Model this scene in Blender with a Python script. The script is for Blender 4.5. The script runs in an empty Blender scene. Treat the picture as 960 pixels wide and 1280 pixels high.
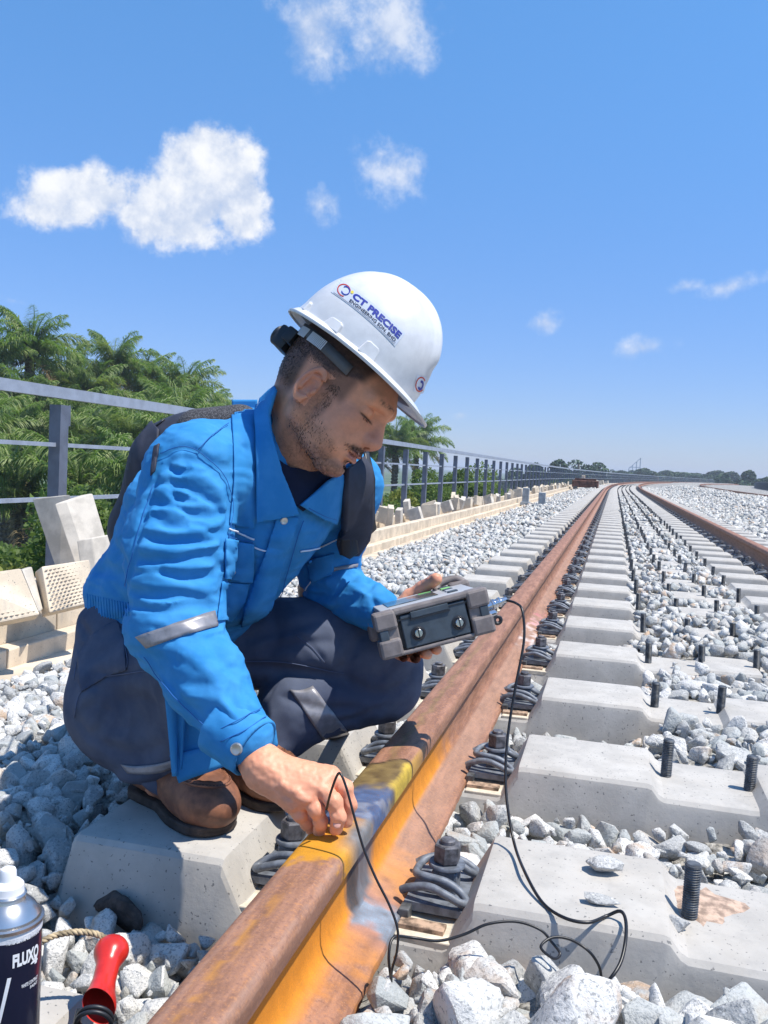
import bpy, bmesh, math, random
import numpy as np
from mathutils import Vector, Matrix
random.seed(7); RNG = np.random.default_rng(11)
SC = bpy.context.scene; COL = SC.collection
# ------------------------------------------------------------------ camera
FPX, YAW, PITCH, ROLL, CH = 1105.7, .2527, -.0533, .0488, .5014     # focal in px of the 960x1280 photo
_f = np.array([-math.sin(YAW)*math.cos(PITCH), math.cos(YAW)*math.cos(PITCH), math.sin(PITCH)])
_r = np.array([math.cos(YAW), math.sin(YAW), 0.]); _u = np.cross(_r, _f)
CR = _r*math.cos(ROLL)+_u*math.sin(ROLL); CU = -_r*math.sin(ROLL)+_u*math.cos(ROLL); CF = _f
CO = np.array([0, 0, CH])
cam = bpy.data.cameras.new('camera'); co = bpy.data.objects.new('camera', cam); COL.objects.link(co)
cam.sensor_fit = 'VERTICAL'; cam.sensor_height = 24; cam.lens = FPX/1280*24
cam.clip_start = .02; cam.clip_end = 9000
co.matrix_world = Matrix(((CR[0], CU[0], -CF[0], 0), (CR[1], CU[1], -CF[1], 0), (CR[2], CU[2], -CF[2], CH), (0, 0, 0, 1)))
SC.camera = co
def ray(x, y): return CF+CR*(x-480)/FPX-CU*(y-640)/FPX
def P(x, y, d): return CO+d*ray(x, y)                                # real point: photo direction and metres of depth
def pix(p):
    d = np.asarray(p)-CO; z = d@CF
    return np.stack([480+FPX*(d@CR)/z, 640-FPX*(d@CU)/z, z], -1)
# ------------------------------------------------------------------ light
EL, AZ = math.radians(65), math.radians(95)                         # azimuth clockwise from +Y
SUN = np.array([math.cos(EL)*math.sin(AZ), math.cos(EL)*math.cos(AZ), math.sin(EL)])
sl = bpy.data.lights.new('sun', 'SUN'); sl.energy = 3.75; sl.angle = math.radians(.5); sl.color = (1, .945, .86)
so = bpy.data.objects.new('sun', sl); COL.objects.link(so)
so.rotation_euler = Vector(SUN).to_track_quat('Z', 'Y').to_euler()
W = bpy.data.worlds.new('World'); SC.world = W; W.use_nodes = True
class N:                                                             # tiny node-tree helper
    def __init__(s, tree): s.t = tree
    def n(s, typ, **kw):
        n = s.t.nodes.new(typ)
        for k, v in kw.items():
            if k.startswith('i_'):
                key = k[2:]; key = int(key) if key.isdigit() else key.replace('_', ' ')
                s.put(n.inputs[key], v)
            else: setattr(n, k, v)
        return n
    def put(s, inp, v):
        if isinstance(v, bpy.types.NodeSocket): s.t.links.new(v, inp)
        elif isinstance(v, bpy.types.Node): s.t.links.new(v.outputs[0], inp)
        else:
            try: inp.default_value = v
            except Exception: inp.default_value = (*v, 1)
    def m(s, op, a, b=0., c=0., clamp=False):
        n = s.t.nodes.new('ShaderNodeMath'); n.operation = op; n.use_clamp = clamp
        for i, v in enumerate((a, b, c)): s.put(n.inputs[i], v)
        return n.outputs[0]
    def vm(s, op, a, b=(0, 0, 0), sc=1.):
        n = s.t.nodes.new('ShaderNodeVectorMath'); n.operation = op
        s.put(n.inputs[0], a); s.put(n.inputs[1], b)
        if op == 'SCALE': s.put(n.inputs['Scale'], sc)
        return n.outputs['Value'] if op in ('DOT_PRODUCT', 'LENGTH') else n.outputs[0]
    def mix(s, f, a, b, bt='MIX'):
        n = s.t.nodes.new('ShaderNodeMix'); n.data_type = 'RGBA'; n.blend_type = bt
        s.put(n.inputs[0], f); s.put(n.inputs[6], a if not isinstance(a, tuple) else (*a[:3], 1)); s.put(n.inputs[7], b if not isinstance(b, tuple) else (*b[:3], 1))
        return n.outputs[2]
    def ramp(s, f, lo, hi, a=0., b=1.):
        n = s.t.nodes.new('ShaderNodeMapRange'); n.interpolation_type = 'SMOOTHSTEP'
        for i, v in enumerate((f, lo, hi, a, b)): s.put(n.inputs[i], v)
        return n.outputs[0]
    def noise(s, vec, scale, detail=4, rough=.55, dist=0.):
        n = s.t.nodes.new('ShaderNodeTexNoise'); s.put(n.inputs['Vector'], vec)
        n.inputs['Scale'].default_value = scale; n.inputs['Detail'].default_value = detail
        n.inputs['Roughness'].default_value = rough; n.inputs['Distortion'].default_value = dist
        return n
w = N(W.node_tree); bg = W.node_tree.nodes['Background']
sky = w.n('ShaderNodeTexSky', sky_type='NISHITA', sun_disc=False, sun_elevation=EL, sun_rotation=AZ, air_density=1.0, dust_density=.15, ozone_density=4.0, altitude=0.)
dirv = w.n('ShaderNodeTexCoord').outputs['Generated']
nz = w.noise(dirv, 12, 9, .62, .0); nz2 = w.noise(dirv, 34, 9, .66, .0)
nzs = w.noise(w.vm('ADD', dirv, tuple(CU*.022+CR*.012)), 12, 9, .6, .0)
nsum = w.m('ADD', w.m('MULTIPLY', w.m('SUBTRACT', nz.outputs[0], .5), 2.3), w.m('MULTIPLY', w.m('SUBTRACT', nz2.outputs[0], .5), 1.4))
def cloud_mask(blobs, amp, lo, hi):
    best = None
    for (x, y, rx, ry, rot, k) in blobs:
        c = ray(x, y); c = c/np.linalg.norm(c); a = CR*math.cos(rot)+CU*math.sin(rot); b = -CR*math.sin(rot)+CU*math.cos(rot)
        dv = w.vm('SUBTRACT', dirv, tuple(c))
        ex = w.m('DIVIDE', w.vm('DOT_PRODUCT', dv, tuple(a)), rx/FPX); ey = w.m('DIVIDE', w.vm('DOT_PRODUCT', dv, tuple(b)), ry/FPX)
        l = w.m('SQRT', w.m('ADD', w.m('MULTIPLY', ex, ex), w.m('MULTIPLY', ey, ey)))
        v = w.m('MULTIPLY', w.m('SUBTRACT', 1., l), k)
        best = v if best is None else w.m('MAXIMUM', best, v)
    return w.ramp(w.m('ADD', best, w.m('MULTIPLY', nsum, amp)), lo, hi)
puffy = cloud_mask([(262, 218, 70, 60, .1, 1.1), (300, 258, 44, 56, 0, 1), (225, 258, 88, 46, .3, 1.1), (175, 268, 50, 26, 0, .8), (100, 246, 92, 40, .15, 1.), (52, 262, 48, 24, 0, .7), (245, 290, 90, 32, 0, .6)], .60, .04, .50)
wispy = cloud_mask([(390, 42, 50, 56, .5, .8), (492, 34, 58, 60, .6, .85), (475, 90, 26, 22, 0, .6), (492, 212, 62, 34, -.35, .85), (400, 258, 28, 24, 1, .75), (682, 406, 22, 16, 0, .7),
                    (806, 435, 48, 20, .1, .9), (908, 360, 44, 13, .25, .85), (856, 358, 24, 11, 0, .8), (576, 520, 18, 9, 0, .7), (16, 376, 20, 10, 0, .6)], .95, .08, 1.05)
cm = w.m('MAXIMUM', puffy, w.m('MULTIPLY', wispy, .72))
shade = w.ramp(w.m('ADD', w.m('SUBTRACT', nz.outputs[0], nzs.outputs[0]), w.m('MULTIPLY', nz2.outputs[0], .25)), -.05, .28)
HAZE = .0007
SKYS = .13
CLOUDV = 5.0
ccol = w.mix(shade, (CLOUDV*.55, CLOUDV*.64, CLOUDV*.82), (CLOUDV, CLOUDV, CLOUDV))
elev = w.ramp(w.vm('DOT_PRODUCT', dirv, (0, 0, 1)), -.02, .55)
skyc = w.mix(1., sky.outputs[0], w.mix(elev, (.41, .455, .67), (.56, .89, 1.06)), 'MULTIPLY')
w.put(bg.inputs['Color'], w.mix(w.m('MULTIPLY', cm, .93), skyc, ccol)); bg.inputs['Strength'].default_value = SKYS
SC.view_settings.view_transform = 'Standard'; SC.view_settings.look = 'None'; SC.view_settings.gamma = 1
SC.view_settings.exposure = .70
SC.cycles.max_bounces = 6; SC.cycles.diffuse_bounces = 3
# ------------------------------------------------------------------ helpers
def mesh_np(name, V, F, mat=None, smooth=True, parent=None, cols=None, kind=None):
    """V (n,3); F = list of index arrays (faces of one size each) or python list of tuples"""
    me = bpy.data.meshes.new(name); V = np.ascontiguousarray(V, dtype=np.float32)
    if isinstance(F, list) and len(F) and not isinstance(F[0], np.ndarray):
        me.from_pydata([tuple(v) for v in V.tolist()], [], F)
    else:
        if isinstance(F, np.ndarray): F = [F]
        me.vertices.add(len(V)); me.vertices.foreach_set('co', V.ravel())
        tot = np.concatenate([np.full(len(f), f.shape[1]) for f in F]); li = np.concatenate([f.ravel() for f in F]).astype(np.int32)
        me.loops.add(len(li)); me.loops.foreach_set('vertex_index', li)
        me.polygons.add(len(tot)); st = np.concatenate([[0], np.cumsum(tot)[:-1]]).astype(np.int32)
        me.polygons.foreach_set('loop_start', st); me.polygons.foreach_set('loop_total', tot.astype(np.int32)); me.update(calc_edges=True)
    if cols is not None:
        a = me.color_attributes.new('Col', 'FLOAT_COLOR', 'POINT'); a.data.foreach_set('color', np.ascontiguousarray(cols, dtype=np.float32).ravel())
    if smooth: me.polygons.foreach_set('use_smooth', np.ones(len(me.polygons), bool))
    if mat: me.materials.append(mat)
    return link(name, me, parent, kind)
def link(name, me, parent=None, kind=None, loc=None):
    o = bpy.data.objects.new(name, me); COL.objects.link(o)
    if parent: o.parent = parent
    if kind: o['kind'] = kind
    if loc is not None: o.location = loc
    return o
def tag(o, label=None, cat=None, group=None, kind=None):
    if label: o['label'] = label
    if cat: o['category'] = cat
    if group: o['group'] = group
    if kind: o['kind'] = kind
    return o
def empty(name, loc=(0, 0, 0), rot=(0, 0, 0)):
    o = bpy.data.objects.new(name, None); COL.objects.link(o); o.location = loc; o.rotation_euler = rot; o.empty_display_size = .05
    return o
def kids(o): return [c for c in COL.objects if c.parent == o]
KID = {}
def copy_tree(o, parent=None):
    c = o.copy(); COL.objects.link(c)
    if parent is not None: c.parent = parent
    if o.name not in KID: KID[o.name] = kids(o)
    for ch in KID[o.name]: copy_tree(ch, c)
    return c
class MB:                                                            # mesh builder
    def __init__(s): s.v = []; s.f = []
    def add(s, V, F):
        n = len(s.v); s.v += [tuple(map(float, p)) for p in V]; s.f += [tuple(i+n for i in f) for f in F]; return s
    def box(s, c, h, rot=None, taper=0., bev=0.):
        """box with centre c, half sizes h, optional 3x3 rotation; bev chamfers every edge"""
        hx, hy, hz = h
        if bev <= 0:
            V = [[x*hx*(1-taper*(z > 0)), y*hy*(1-taper*(z > 0)), z*hz] for z in (-1, 1) for y in (-1, 1) for x in (-1, 1)]
            F = [(0, 2, 3, 1), (4, 5, 7, 6), (0, 1, 5, 4), (2, 6, 7, 3), (0, 4, 6, 2), (1, 3, 7, 5)]
        else:
            bm = bmesh.new(); bmesh.ops.create_cube(bm, size=2)
            for v in bm.verts: v.co = Vector((v.co.x*hx, v.co.y*hy, v.co.z*hz))
            bmesh.ops.bevel(bm, geom=bm.edges[:], offset=bev, segments=2, affect='EDGES', profile=.5)
            V = [v.co[:] for v in bm.verts]; F = [[v.index for v in f.verts] for f in bm.faces]; bm.free()
        V = np.array(V)
        if rot is not None: V = V@np.array(rot).T
        return s.add(V+np.array(c), F)
    def tube(s, pts, r, seg=10, cap=True, closed=False):
        pts = np.array(pts, float); n = len(pts); rr = np.full(n, r) if np.isscalar(r) else np.array(r, float)
        T = np.gradient(pts, axis=0)
        if closed: T = np.roll(pts, -1, 0)-np.roll(pts, 1, 0)
        T /= np.linalg.norm(T, axis=1)[:, None]+1e-12
        a = np.array([0, 0, 1.]) if abs(T[0][2]) < .9 else np.array([1., 0, 0]); u = np.cross(T[0], a); u /= np.linalg.norm(u); V = []
        for i in range(n):
            u = u-T[i]*(u@T[i]); u /= np.linalg.norm(u); w_ = np.cross(T[i], u)
            for k in range(seg):
                t = 2*math.pi*k/seg; V.append(pts[i]+rr[i]*(math.cos(t)*u+math.sin(t)*w_))
        m = n if closed else n-1
        F = [(i*seg+k, i*seg+(k+1) % seg, ((i+1) % n)*seg+(k+1) % seg, ((i+1) % n)*seg+k) for i in range(m) for k in range(seg)]
        if cap and not closed: F += [tuple(range(seg-1, -1, -1)), tuple((n-1)*seg+k for k in range(seg))]
        return s.add(V, F)
    def prism(s, poly, h, org=(0, 0, 0), ax=(1, 0, 0), ay=(0, 1, 0)):
        ax = np.array(ax, float); ay = np.array(ay, float); nn = np.cross(ax, ay); o = np.array(org, float); k = len(poly)
        V = [o+ax*p[0]+ay*p[1] for p in poly]+[o+ax*p[0]+ay*p[1]+nn*h for p in poly]
        F = [tuple(range(k-1, -1, -1)), tuple(range(k, 2*k))]+[(i, (i+1) % k, (i+1) % k+k, i+k) for i in range(k)]
        return s.add(V, F)
    def lathe(s, prof, org, axis=(0, 0, 1), seg=32):
        ax = np.array(axis, float); ax /= np.linalg.norm(ax); a = np.array([1., 0, 0]) if abs(ax[0]) < .9 else np.array([0, 1., 0]); u = np.cross(ax, a); u /= np.linalg.norm(u); v = np.cross(ax, u)
        V = []; m = len(prof)
        for r, h in prof:
            for k in range(seg): t = 2*math.pi*k/seg; V.append(np.array(org)+ax*h+r*(math.cos(t)*u+math.sin(t)*v))
        F = [(i*seg+k, i*seg+(k+1) % seg, (i+1)*seg+(k+1) % seg, (i+1)*seg+k) for i in range(m-1) for k in range(seg)]
        F += [tuple(range(seg-1, -1, -1)), tuple((m-1)*seg+k for k in range(seg))]
        return s.add(V, F)
    def build(s, name, mat, parent=None, smooth=False, kind=None, bevel=0, subsurf=0):
        me = bpy.data.meshes.new(name); me.from_pydata(s.v, [], s.f); me.update()
        bm = bmesh.new(); bm.from_mesh(me); bmesh.ops.recalc_face_normals(bm, faces=bm.faces); bm.to_mesh(me); bm.free()
        me.materials.append(mat)
        if smooth: me.polygons.foreach_set('use_smooth', np.ones(len(me.polygons), bool))
        o = link(name, me, parent, kind)
        if smooth == 'auto':
            me.set_sharp_from_angle(angle=math.radians(38))
        if bevel:
            b = o.modifiers.new('b', 'BEVEL'); b.width = bevel; b.segments = 2; b.limit_method = 'ANGLE'
        if subsurf:
            b = o.modifiers.new('s', 'SUBSURF'); b.levels = subsurf; b.render_levels = subsurf
        return o
def rotz(a): c, s = math.cos(a), math.sin(a); return np.array([[c, -s, 0], [s, c, 0], [0, 0, 1.]])
def rotx(a): c, s = math.cos(a), math.sin(a); return np.array([[1, 0, 0], [0, c, -s], [0, s, c.real]])
def roty(a): c, s = math.cos(a), math.sin(a); return np.array([[c, 0, s], [0, 1, 0], [-s, 0, c]])
def catmull(pts, n=8):
    p = np.array(pts, float); p = np.vstack([2*p[0]-p[1], p, 2*p[-1]-p[-2]]); out = []
    for i in range(1, len(p)-2):
        for k in range(n):
            t = k/n; out.append(.5*((2*p[i])+(-p[i-1]+p[i+1])*t+(2*p[i-1]-5*p[i]+4*p[i+1]-p[i+2])*t*t+(-p[i-1]+3*p[i]-3*p[i+1]+p[i+2])*t**3))
    return np.array(out+[p[-2]])
# numpy gradient noise
_PT = RNG.permutation(256).astype(np.int64); _PT = np.concatenate([_PT, _PT, _PT]); _PV = RNG.uniform(-1, 1, 256)
def vnoise(p):
    p = np.asarray(p, float); i = np.floor(p).astype(np.int64); f = p-i; f = f*f*f*(f*(f*6-15)+10); i &= 255
    x, y, z = i[..., 0], i[..., 1], i[..., 2]; r = 0
    for dx in (0, 1):
        wx = f[..., 0] if dx else 1-f[..., 0]
        for dy in (0, 1):
            wy = f[..., 1] if dy else 1-f[..., 1]
            for dz in (0, 1):
                wz = f[..., 2] if dz else 1-f[..., 2]
                r = r+wx*wy*wz*_PV[_PT[_PT[_PT[(x+dx) & 255]+((y+dy) & 255)]+((z+dz) & 255)]]
    return r
def fbm(p, o=4, g=.5):
    p = np.asarray(p, float); a = 1.; r = 0; s = 0
    for k in range(o): r = r+a*vnoise(p*2**k+17.3*k); s += a; a *= g
    return r/s
def sstep(a, b, x): t = np.clip((x-a)/(b-a), 0, 1); return t*t*(3-2*t)
# ------------------------------------------------------------------ materials
MATS = {}
def mat(name, col, rough=.6, metal=0., var=.15, vscale=8., vdetail=5, col2=None, bump=0., bscale=60., bdist=.002, spec=.5, attr=False, sss=0., coat=0., extra=None, coords='Object'):
    m = bpy.data.materials.new(name); m.use_nodes = True; t = m.node_tree; n = N(t); b = t.nodes['Principled BSDF']; MATS[name] = m
    tc = n.n('ShaderNodeTexCoord').outputs[coords]
    if coords == 'Object':
        oi = n.n('ShaderNodeObjectInfo'); tc = n.vm('ADD', tc, n.vm('SCALE', n.n('ShaderNodeCombineXYZ', i_0=oi.outputs['Random'], i_1=oi.outputs['Random'], i_2=oi.outputs['Random']).outputs[0], sc=37.))
    base = n.n('ShaderNodeVertexColor', layer_name='Col').outputs[0] if attr else None
    nn = n.noise(tc, vscale, vdetail, .6)
    if base is None:
        c2 = col2 or tuple(max(0, c*(1-var*2)) for c in col); c = n.mix(n.ramp(nn.outputs[0], .35, .65), c2, tuple(min(1, x*(1+var*.5)) for x in col))
    else:
        f = n.ramp(nn.outputs[0], .3, .7, 1-var, 1+var*.6); c = n.mix(1., base, n.n('ShaderNodeCombineColor', i_0=f, i_1=f, i_2=f).outputs[0], 'MULTIPLY')
    if extra: c = extra(n, tc, c, b)
    n.put(b.inputs['Base Color'], c); b.inputs['Roughness'].default_value = rough; b.inputs['Metallic'].default_value = metal
    b.inputs['Specular IOR Level'].default_value = spec; b.inputs['Coat Weight'].default_value = coat
    if sss: b.inputs['Subsurface Weight'].default_value = sss; b.inputs['Subsurface Radius'].default_value = (.012, .005, .003); b.inputs['Subsurface Scale'].default_value = 1.
    if bump:
        bn = n.noise(tc, bscale, 6, .62); bp = n.n('ShaderNodeBump', i_Strength=bump, i_Distance=bdist, i_Height=bn.outputs[0]); n.put(b.inputs['Normal'], bp.outputs[0])
    return m
def ex_granite(n, tc, c, b):
    v = n.n('ShaderNodeTexVoronoi', i_Vector=tc, i_Scale=240.); s1 = n.noise(tc, 330, 3, .7).outputs[0]; s2 = n.noise(tc, 170, 4, .7).outputs[0]
    oi = n.n('ShaderNodeObjectInfo').outputs['Random']; ge = n.n('ShaderNodeNewGeometry').outputs['Random Per Island']
    rnd = n.m('FRACT', n.m('ADD', n.m('MULTIPLY', oi, 7.13), n.m('MULTIPLY', ge, 3.7)))
    c = n.mix(n.ramp(rnd, .0, 1., 0, 1), (.40, .40, .385), (.72, .70, .66))
    c = n.mix(n.ramp(s1, .52, .62, 0, .66), c, (.14, .15, .16))
    c = n.mix(n.ramp(s2, .55, .68, 0, .75), c, (.74, .73, .70))
    tanr = n.ramp(n.m('FRACT', n.m('MULTIPLY', rnd, 11.7)), .68, .95, .0, .8); tn = n.ramp(n.noise(tc, 24, 4, .6).outputs[0], .44, .62)
    c = n.mix(n.m('MULTIPLY', tanr, tn), c, (.50, .33, .20))
    gr = n.ramp(n.m('FRACT', n.m('MULTIPLY', rnd, 5.3)), .60, .9, .0, .65)
    return n.mix(gr, c, (.34, .365, .355))
def ex_concrete(n, tc, c, b):
    big = n.noise(tc, 5, 5, .6).outputs[0]; c = n.mix(n.ramp(big, .45, .75, 0, .35), c, (.42, .37, .31))
    pin = n.noise(tc, 160, 2, .5).outputs[0]; c = n.mix(n.ramp(pin, .66, .71, 0, .8), c, (.13, .13, .13))
    st = n.noise(n.vm('MULTIPLY', tc, (9, 9, 2)), 2.2, 5, .7).outputs[0]
    return n.mix(n.ramp(st, .52, .72, 0, .28), c, (.28, .27, .26))
M = dict(
 granite=mat('granite', (.5, .5, .5), .85, extra=ex_granite, bump=.9, bscale=85, bdist=.007, spec=.25),
 bed=mat('crushed_stone_bed', (.44, .42, .38), .9, var=.45, vscale=28, vdetail=8, bump=1., bscale=22, bdist=.03),
 concrete=mat('sleeper_concrete', (.47, .445, .405), .85, var=.06, vscale=14, extra=ex_concrete, bump=.35, bscale=120, bdist=.0015, spec=.3),
 beige=mat('cast_concrete_beige', (.68, .57, .43), .9, var=.12, vscale=6, extra=ex_concrete, bump=.3, bscale=90, bdist=.002, spec=.2),
 slab=mat('pale_slab_concrete', (.60, .545, .465), .9, var=.12, vscale=9, bump=.35, bscale=60, bdist=.002, spec=.2),
 steel=mat('grey_clip_steel', (.17, .19, .225), .55, .1, var=.2, vscale=60, bump=.15, bscale=300, bdist=.0006),
 nut=mat('weathered_nut_steel', (.16, .155, .165), .55, .25, var=.3, vscale=70, bump=.2, bscale=250, bdist=.0006),
 stud=mat('black_stud_steel', (.12, .125, .13), .5, .3, var=.3, vscale=50),
 galv=mat('galvanised_grey_paint', (.33, .37, .44), .5, .2, var=.08, vscale=10),
 post=mat('shade_darkened_post_grey', (.125, .145, .19), .55, .1, var=.1, vscale=10),  # darker copy of the fence grey, shade on the near post faces put into the colour
 wire=mat('black_cable_rubber', (.012, .012, .014), .38, var=.1),
 pad=mat('beige_nylon_plate', (.68, .60, .47), .6, var=.12, vscale=40),
 rustplate=mat('rusty_plate', (.42, .29, .20), .8, var=.35, vscale=60),
)
# ================================================================== SETTING
XC = .4095; RAILX = -.341; GAUGE = 1.507
def cv(y): y = np.asarray(y, float); return .5*.0013*np.maximum(0, y-35)**2
def cs(y): return .0013*max(0, y-35)
def ex_rust(n, tc, c, b):
    v = n.n('ShaderNodeVertexColor', layer_name='Col'); p = n.vm('MULTIPLY', tc, (6, 1, 6))
    a = n.noise(p, 9, 7, .65).outputs[0]; f = n.noise(tc, 190, 5, .7).outputs[0]; g = n.noise(tc, 520, 3, .7).outputs[0]
    r = n.mix(n.ramp(a, .35, .65), (.22, .105, .062), (.36, .18, .11)); r = n.mix(n.ramp(f, .5, .72, 0, .55), r, (.55, .24, .085)); r = n.mix(n.ramp(f, .50, .3, 0, .6), r, (.15, .075, .06))
    r = n.mix(n.ramp(g, .58, .75, 0, .4), r, (.60, .42, .33))
    k = n.m('MULTIPLY', v.outputs['Alpha'], n.ramp(f, .25, .5, .82, 1.)); vc = n.mix(n.ramp(g, .3, .62, 0, .3), v.outputs[0], (.25, .12, .05))
    n.put(b.inputs['Metallic'], n.m('MULTIPLY', v.outputs['Alpha'], .25)); return n.mix(k, r, vc)
M['rail'] = mat('rusted_rail_steel', (.4, .2, .1), .62, extra=ex_rust, bump=.45, bscale=150, bdist=.0012, spec=.4, coords='Generated')
for nd in list(M['rail'].node_tree.nodes):
    if nd.type == 'TEX_COORD':
        for l in list(M['rail'].node_tree.links):
            if l.from_node == nd: M['rail'].node_tree.links.new(nd.outputs['Object'], l.to_socket)
def rail_profile():
    h = [(0, 0), (.008, -.0001), (.016, -.0005), (.022, -.0012), (.027, -.0022), (.0310, -.0042), (.0340, -.0075), (.0355, -.0115), (.0363, -.016), (.0367, -.022), (.0367, -.027), (.0366, -.0315), (.0345, -.0345),
         (.025, -.0390), (.016, -.0435), (.011, -.050), (.0092, -.062), (.0085, -.078), (.0082, -.095), (.0086, -.110), (.0105, -.123), (.015, -.133), (.023, -.1400), (.034, -.1450), (.046, -.1495), (.058, -.1540), (.068, -.1575), (.0735, -.1605), (.0752, -.1645), (.0752, -.1700), (.072, -.172), (.03, -.172)]
    rt = h; lf = [(-x, z) for x, z in h[::-1][:-1]]
    return np.array(rt+lf)
def make_rail(off, paint, label):
    pr = rail_profile()
    ys = np.concatenate([np.arange(.25, 2.3, .004) if paint else np.arange(.25, 2.3, .1), np.arange(2.3, 7, .03) if paint else np.arange(2.3, 7, .2), np.arange(7, 35, .5), np.arange(35, 400, 2)])
    n, m = len(ys), len(pr); x = (cv(ys)+off)[:, None]+pr[None, :, 0]; z = np.repeat(pr[None, :, 1], n, 0); y = np.repeat(ys[:, None], m, 1)
    V = np.stack([x, y, z], -1).reshape(-1, 3); C = np.zeros((len(V), 4))
    if paint:
        px = pr[:, 0][None].repeat(n, 0).ravel(); pz = V[:, 2]; Y = V[:, 1]
        def nn(s, o=4, sy=1.): return fbm(np.stack([px*s, Y*s*sy, pz*s], -1), o)
        n1 = nn(22); n2 = nn(70); n3 = nn(160, 3, .35); n4 = nn(40, 4, .5)
        def put(mask, col, jit=.12):
            mk = np.clip(mask, 0, 1)[:, None]; c = np.array(col)[None]*(1+jit*n2[:, None]*2)
            a = C[:, 3:4]; na = a+(1-a)*mk; C[:, :3] = np.where(na > 1e-5, (C[:, :3]*a*(1-mk)+c*mk)/np.maximum(na, 1e-5), 0); C[:, 3:4] = na
        head = (pz > -.037); web = (pz <= -.037) & (pz > -.137); foot = pz <= -.137; top = pz > -.012
        # web and the top of the foot run bright fresh rust along the cut end
        put((web & (px > 0))*sstep(2.05, 1.75, Y+.1*n1)*1., (.80, .30, .02))
        put((foot & (px > 0))*sstep(.040, .018, px+.010*n2)*sstep(1.45, 1.1, Y), (.72, .28, .04))
        put((foot & (px > 0))*sstep(.24, .06, np.abs(Y-1.24)+.12*n1+.06*n3+.05*n2)*.9, (.76, .30, .04))
        put((foot)*sstep(.05, .02, np.abs(px-.030+.006*n2))*sstep(1.15, 1.3, Y)*.25, (.50, .38, .30))
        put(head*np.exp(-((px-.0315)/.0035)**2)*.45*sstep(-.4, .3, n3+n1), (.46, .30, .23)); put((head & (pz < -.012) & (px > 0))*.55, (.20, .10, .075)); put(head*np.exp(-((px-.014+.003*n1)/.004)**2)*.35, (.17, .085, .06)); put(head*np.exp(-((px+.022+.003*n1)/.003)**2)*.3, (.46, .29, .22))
        # thin line of orange specks down the running surface
        put(head*sstep(.010, .001, np.abs(px+.006+.004*n1))*sstep(.0, .35, n3+.25)*sstep(1.0, .9, Y)*.75, (.56, .25, .05))
        put(head*sstep(.009, .001, np.abs(px+.002+.01*n1))*sstep(.0, .4, n3+.15)*sstep(1.45, 1.55, Y)*sstep(3.2, 2.2, Y)*.7, (.55, .27, .07))
        # weld: yellow band, tempered blue, olive gold, dark edge
        q = Y-.6*px                                                  # seams lie slightly oblique
        put(head*sstep(1.025, 1.050, q+.030*n3+.012*n1+.012*n2), (.74, .335, .018), .1)
        put(head*sstep(1.145, 1.185, q+.03*n1+.02*n2+.02*n3), (.045, .12, .26), .3)
        put(head*sstep(1.20, 1.16, q+.02*n1)*sstep(.012, .03, px+.01*n1)*sstep(1.05, 1.12, q), (.20, .22, .23), .3)
        put(head*sstep(.002, .02, -px*.0+n1*.05+n2*.05)*sstep(1.17, 1.2, q)*.5, (.30, .31, .32), .3)
        put(head*sstep(1.265, 1.33, q+.05*n1+.03*n2), (.20, .145, .05), .5)
        put(head*sstep(1.30, 1.33, q)*sstep(.025, .032, px+.006*n2), (.60, .42, .05), .3)
        e = 1.440+.010*np.sin(px*90)+.006*n1
        put(head*sstep(.005, .002, np.abs(q-e)), (.02, .016, .014))
        C[:, 3] = np.where(head & (q > e+.004), C[:, 3]*sstep(.010, .001, np.abs(px+.002+.01*n1))*sstep(3.2, 2.2, Y)*.6, C[:, 3])
        put(head*(q > e+.004)*sstep(.03, .034, px)*sstep(1.56, 1.46, q)*.7, (.62, .36, .05))
        # heat tint and soot running down web and over the foot
        put((web & (px > 0))*sstep(.085, .045, np.abs(Y-1.245)+.03*n1+.02*n2), (.14, .17, .20), .3)
        put((web & (px > 0))*sstep(.03, .012, np.abs(Y-1.20)+.018*n2+.01*n3), (.05, .06, .07), .3)
        fb = sstep(.055, .03, np.abs(Y-1.200-.3*(px-.03))+.030*n1+.022*n2+.014*n3)
        put((foot & (px > 0))*sstep(.12, .05, np.abs(Y-1.21)+.05*n1+.03*n2)*.75, (.34, .20, .19), .35)
        put((foot & (px > 0))*fb*.95, (.24, .33, .42), .35)
        put((foot & (px > 0))*sstep(.02, .006, np.abs(Y-1.185+.015*n1))*sstep(.028, .016, px), (.05, .06, .07))
        # chalk mark farther on
        ch = np.clip(sstep(-.05, .25, nn(55, 3, 1.2)), 0, 1)
        put((foot & (px > 0.012))*sstep(.42, .28, np.abs(Y-3.65))*ch*.9, (.72, .62, .58)); put((foot & (px > 0))*sstep(.30, .1, np.abs(Y-3.95))*ch*.6, (.70, .22, .26))
        # shallow weld collar under the head
        V[:, 0] += np.where(web | ((pz < -.036) & head), np.sign(px)*.004*sstep(.03, .012, np.abs(Y-1.22)), 0)
        V[:, 0] += np.where(foot, np.sign(px)*.0016*fbm(np.stack([px*0, Y*40, pz*0], -1), 3), 0)
    i = np.arange(n-1)[:, None]*m+np.arange(m)[None]; j = np.arange(n-1)[:, None]*m+(np.arange(m)[None]+1) % m
    F = np.stack([i, j, j+m, i+m], -1).reshape(-1, 4)
    o = mesh_np('rail', V, [F], M['rail'], cols=C); o.data.set_sharp_from_angle(angle=math.radians(32)); return tag(o, label, 'rail')
make_rail(RAILX, True, 'rusty rail with the yellow and blue weld that the crouching man touches')
make_rail(RAILX+GAUGE, False, 'rusty right-hand rail of the near track, beyond the rows of black studs')
r3 = make_rail(6.1, False, 'distant rust-brown rail behind the grey ballast ridge on the right'); r3.location.z = .03

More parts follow.
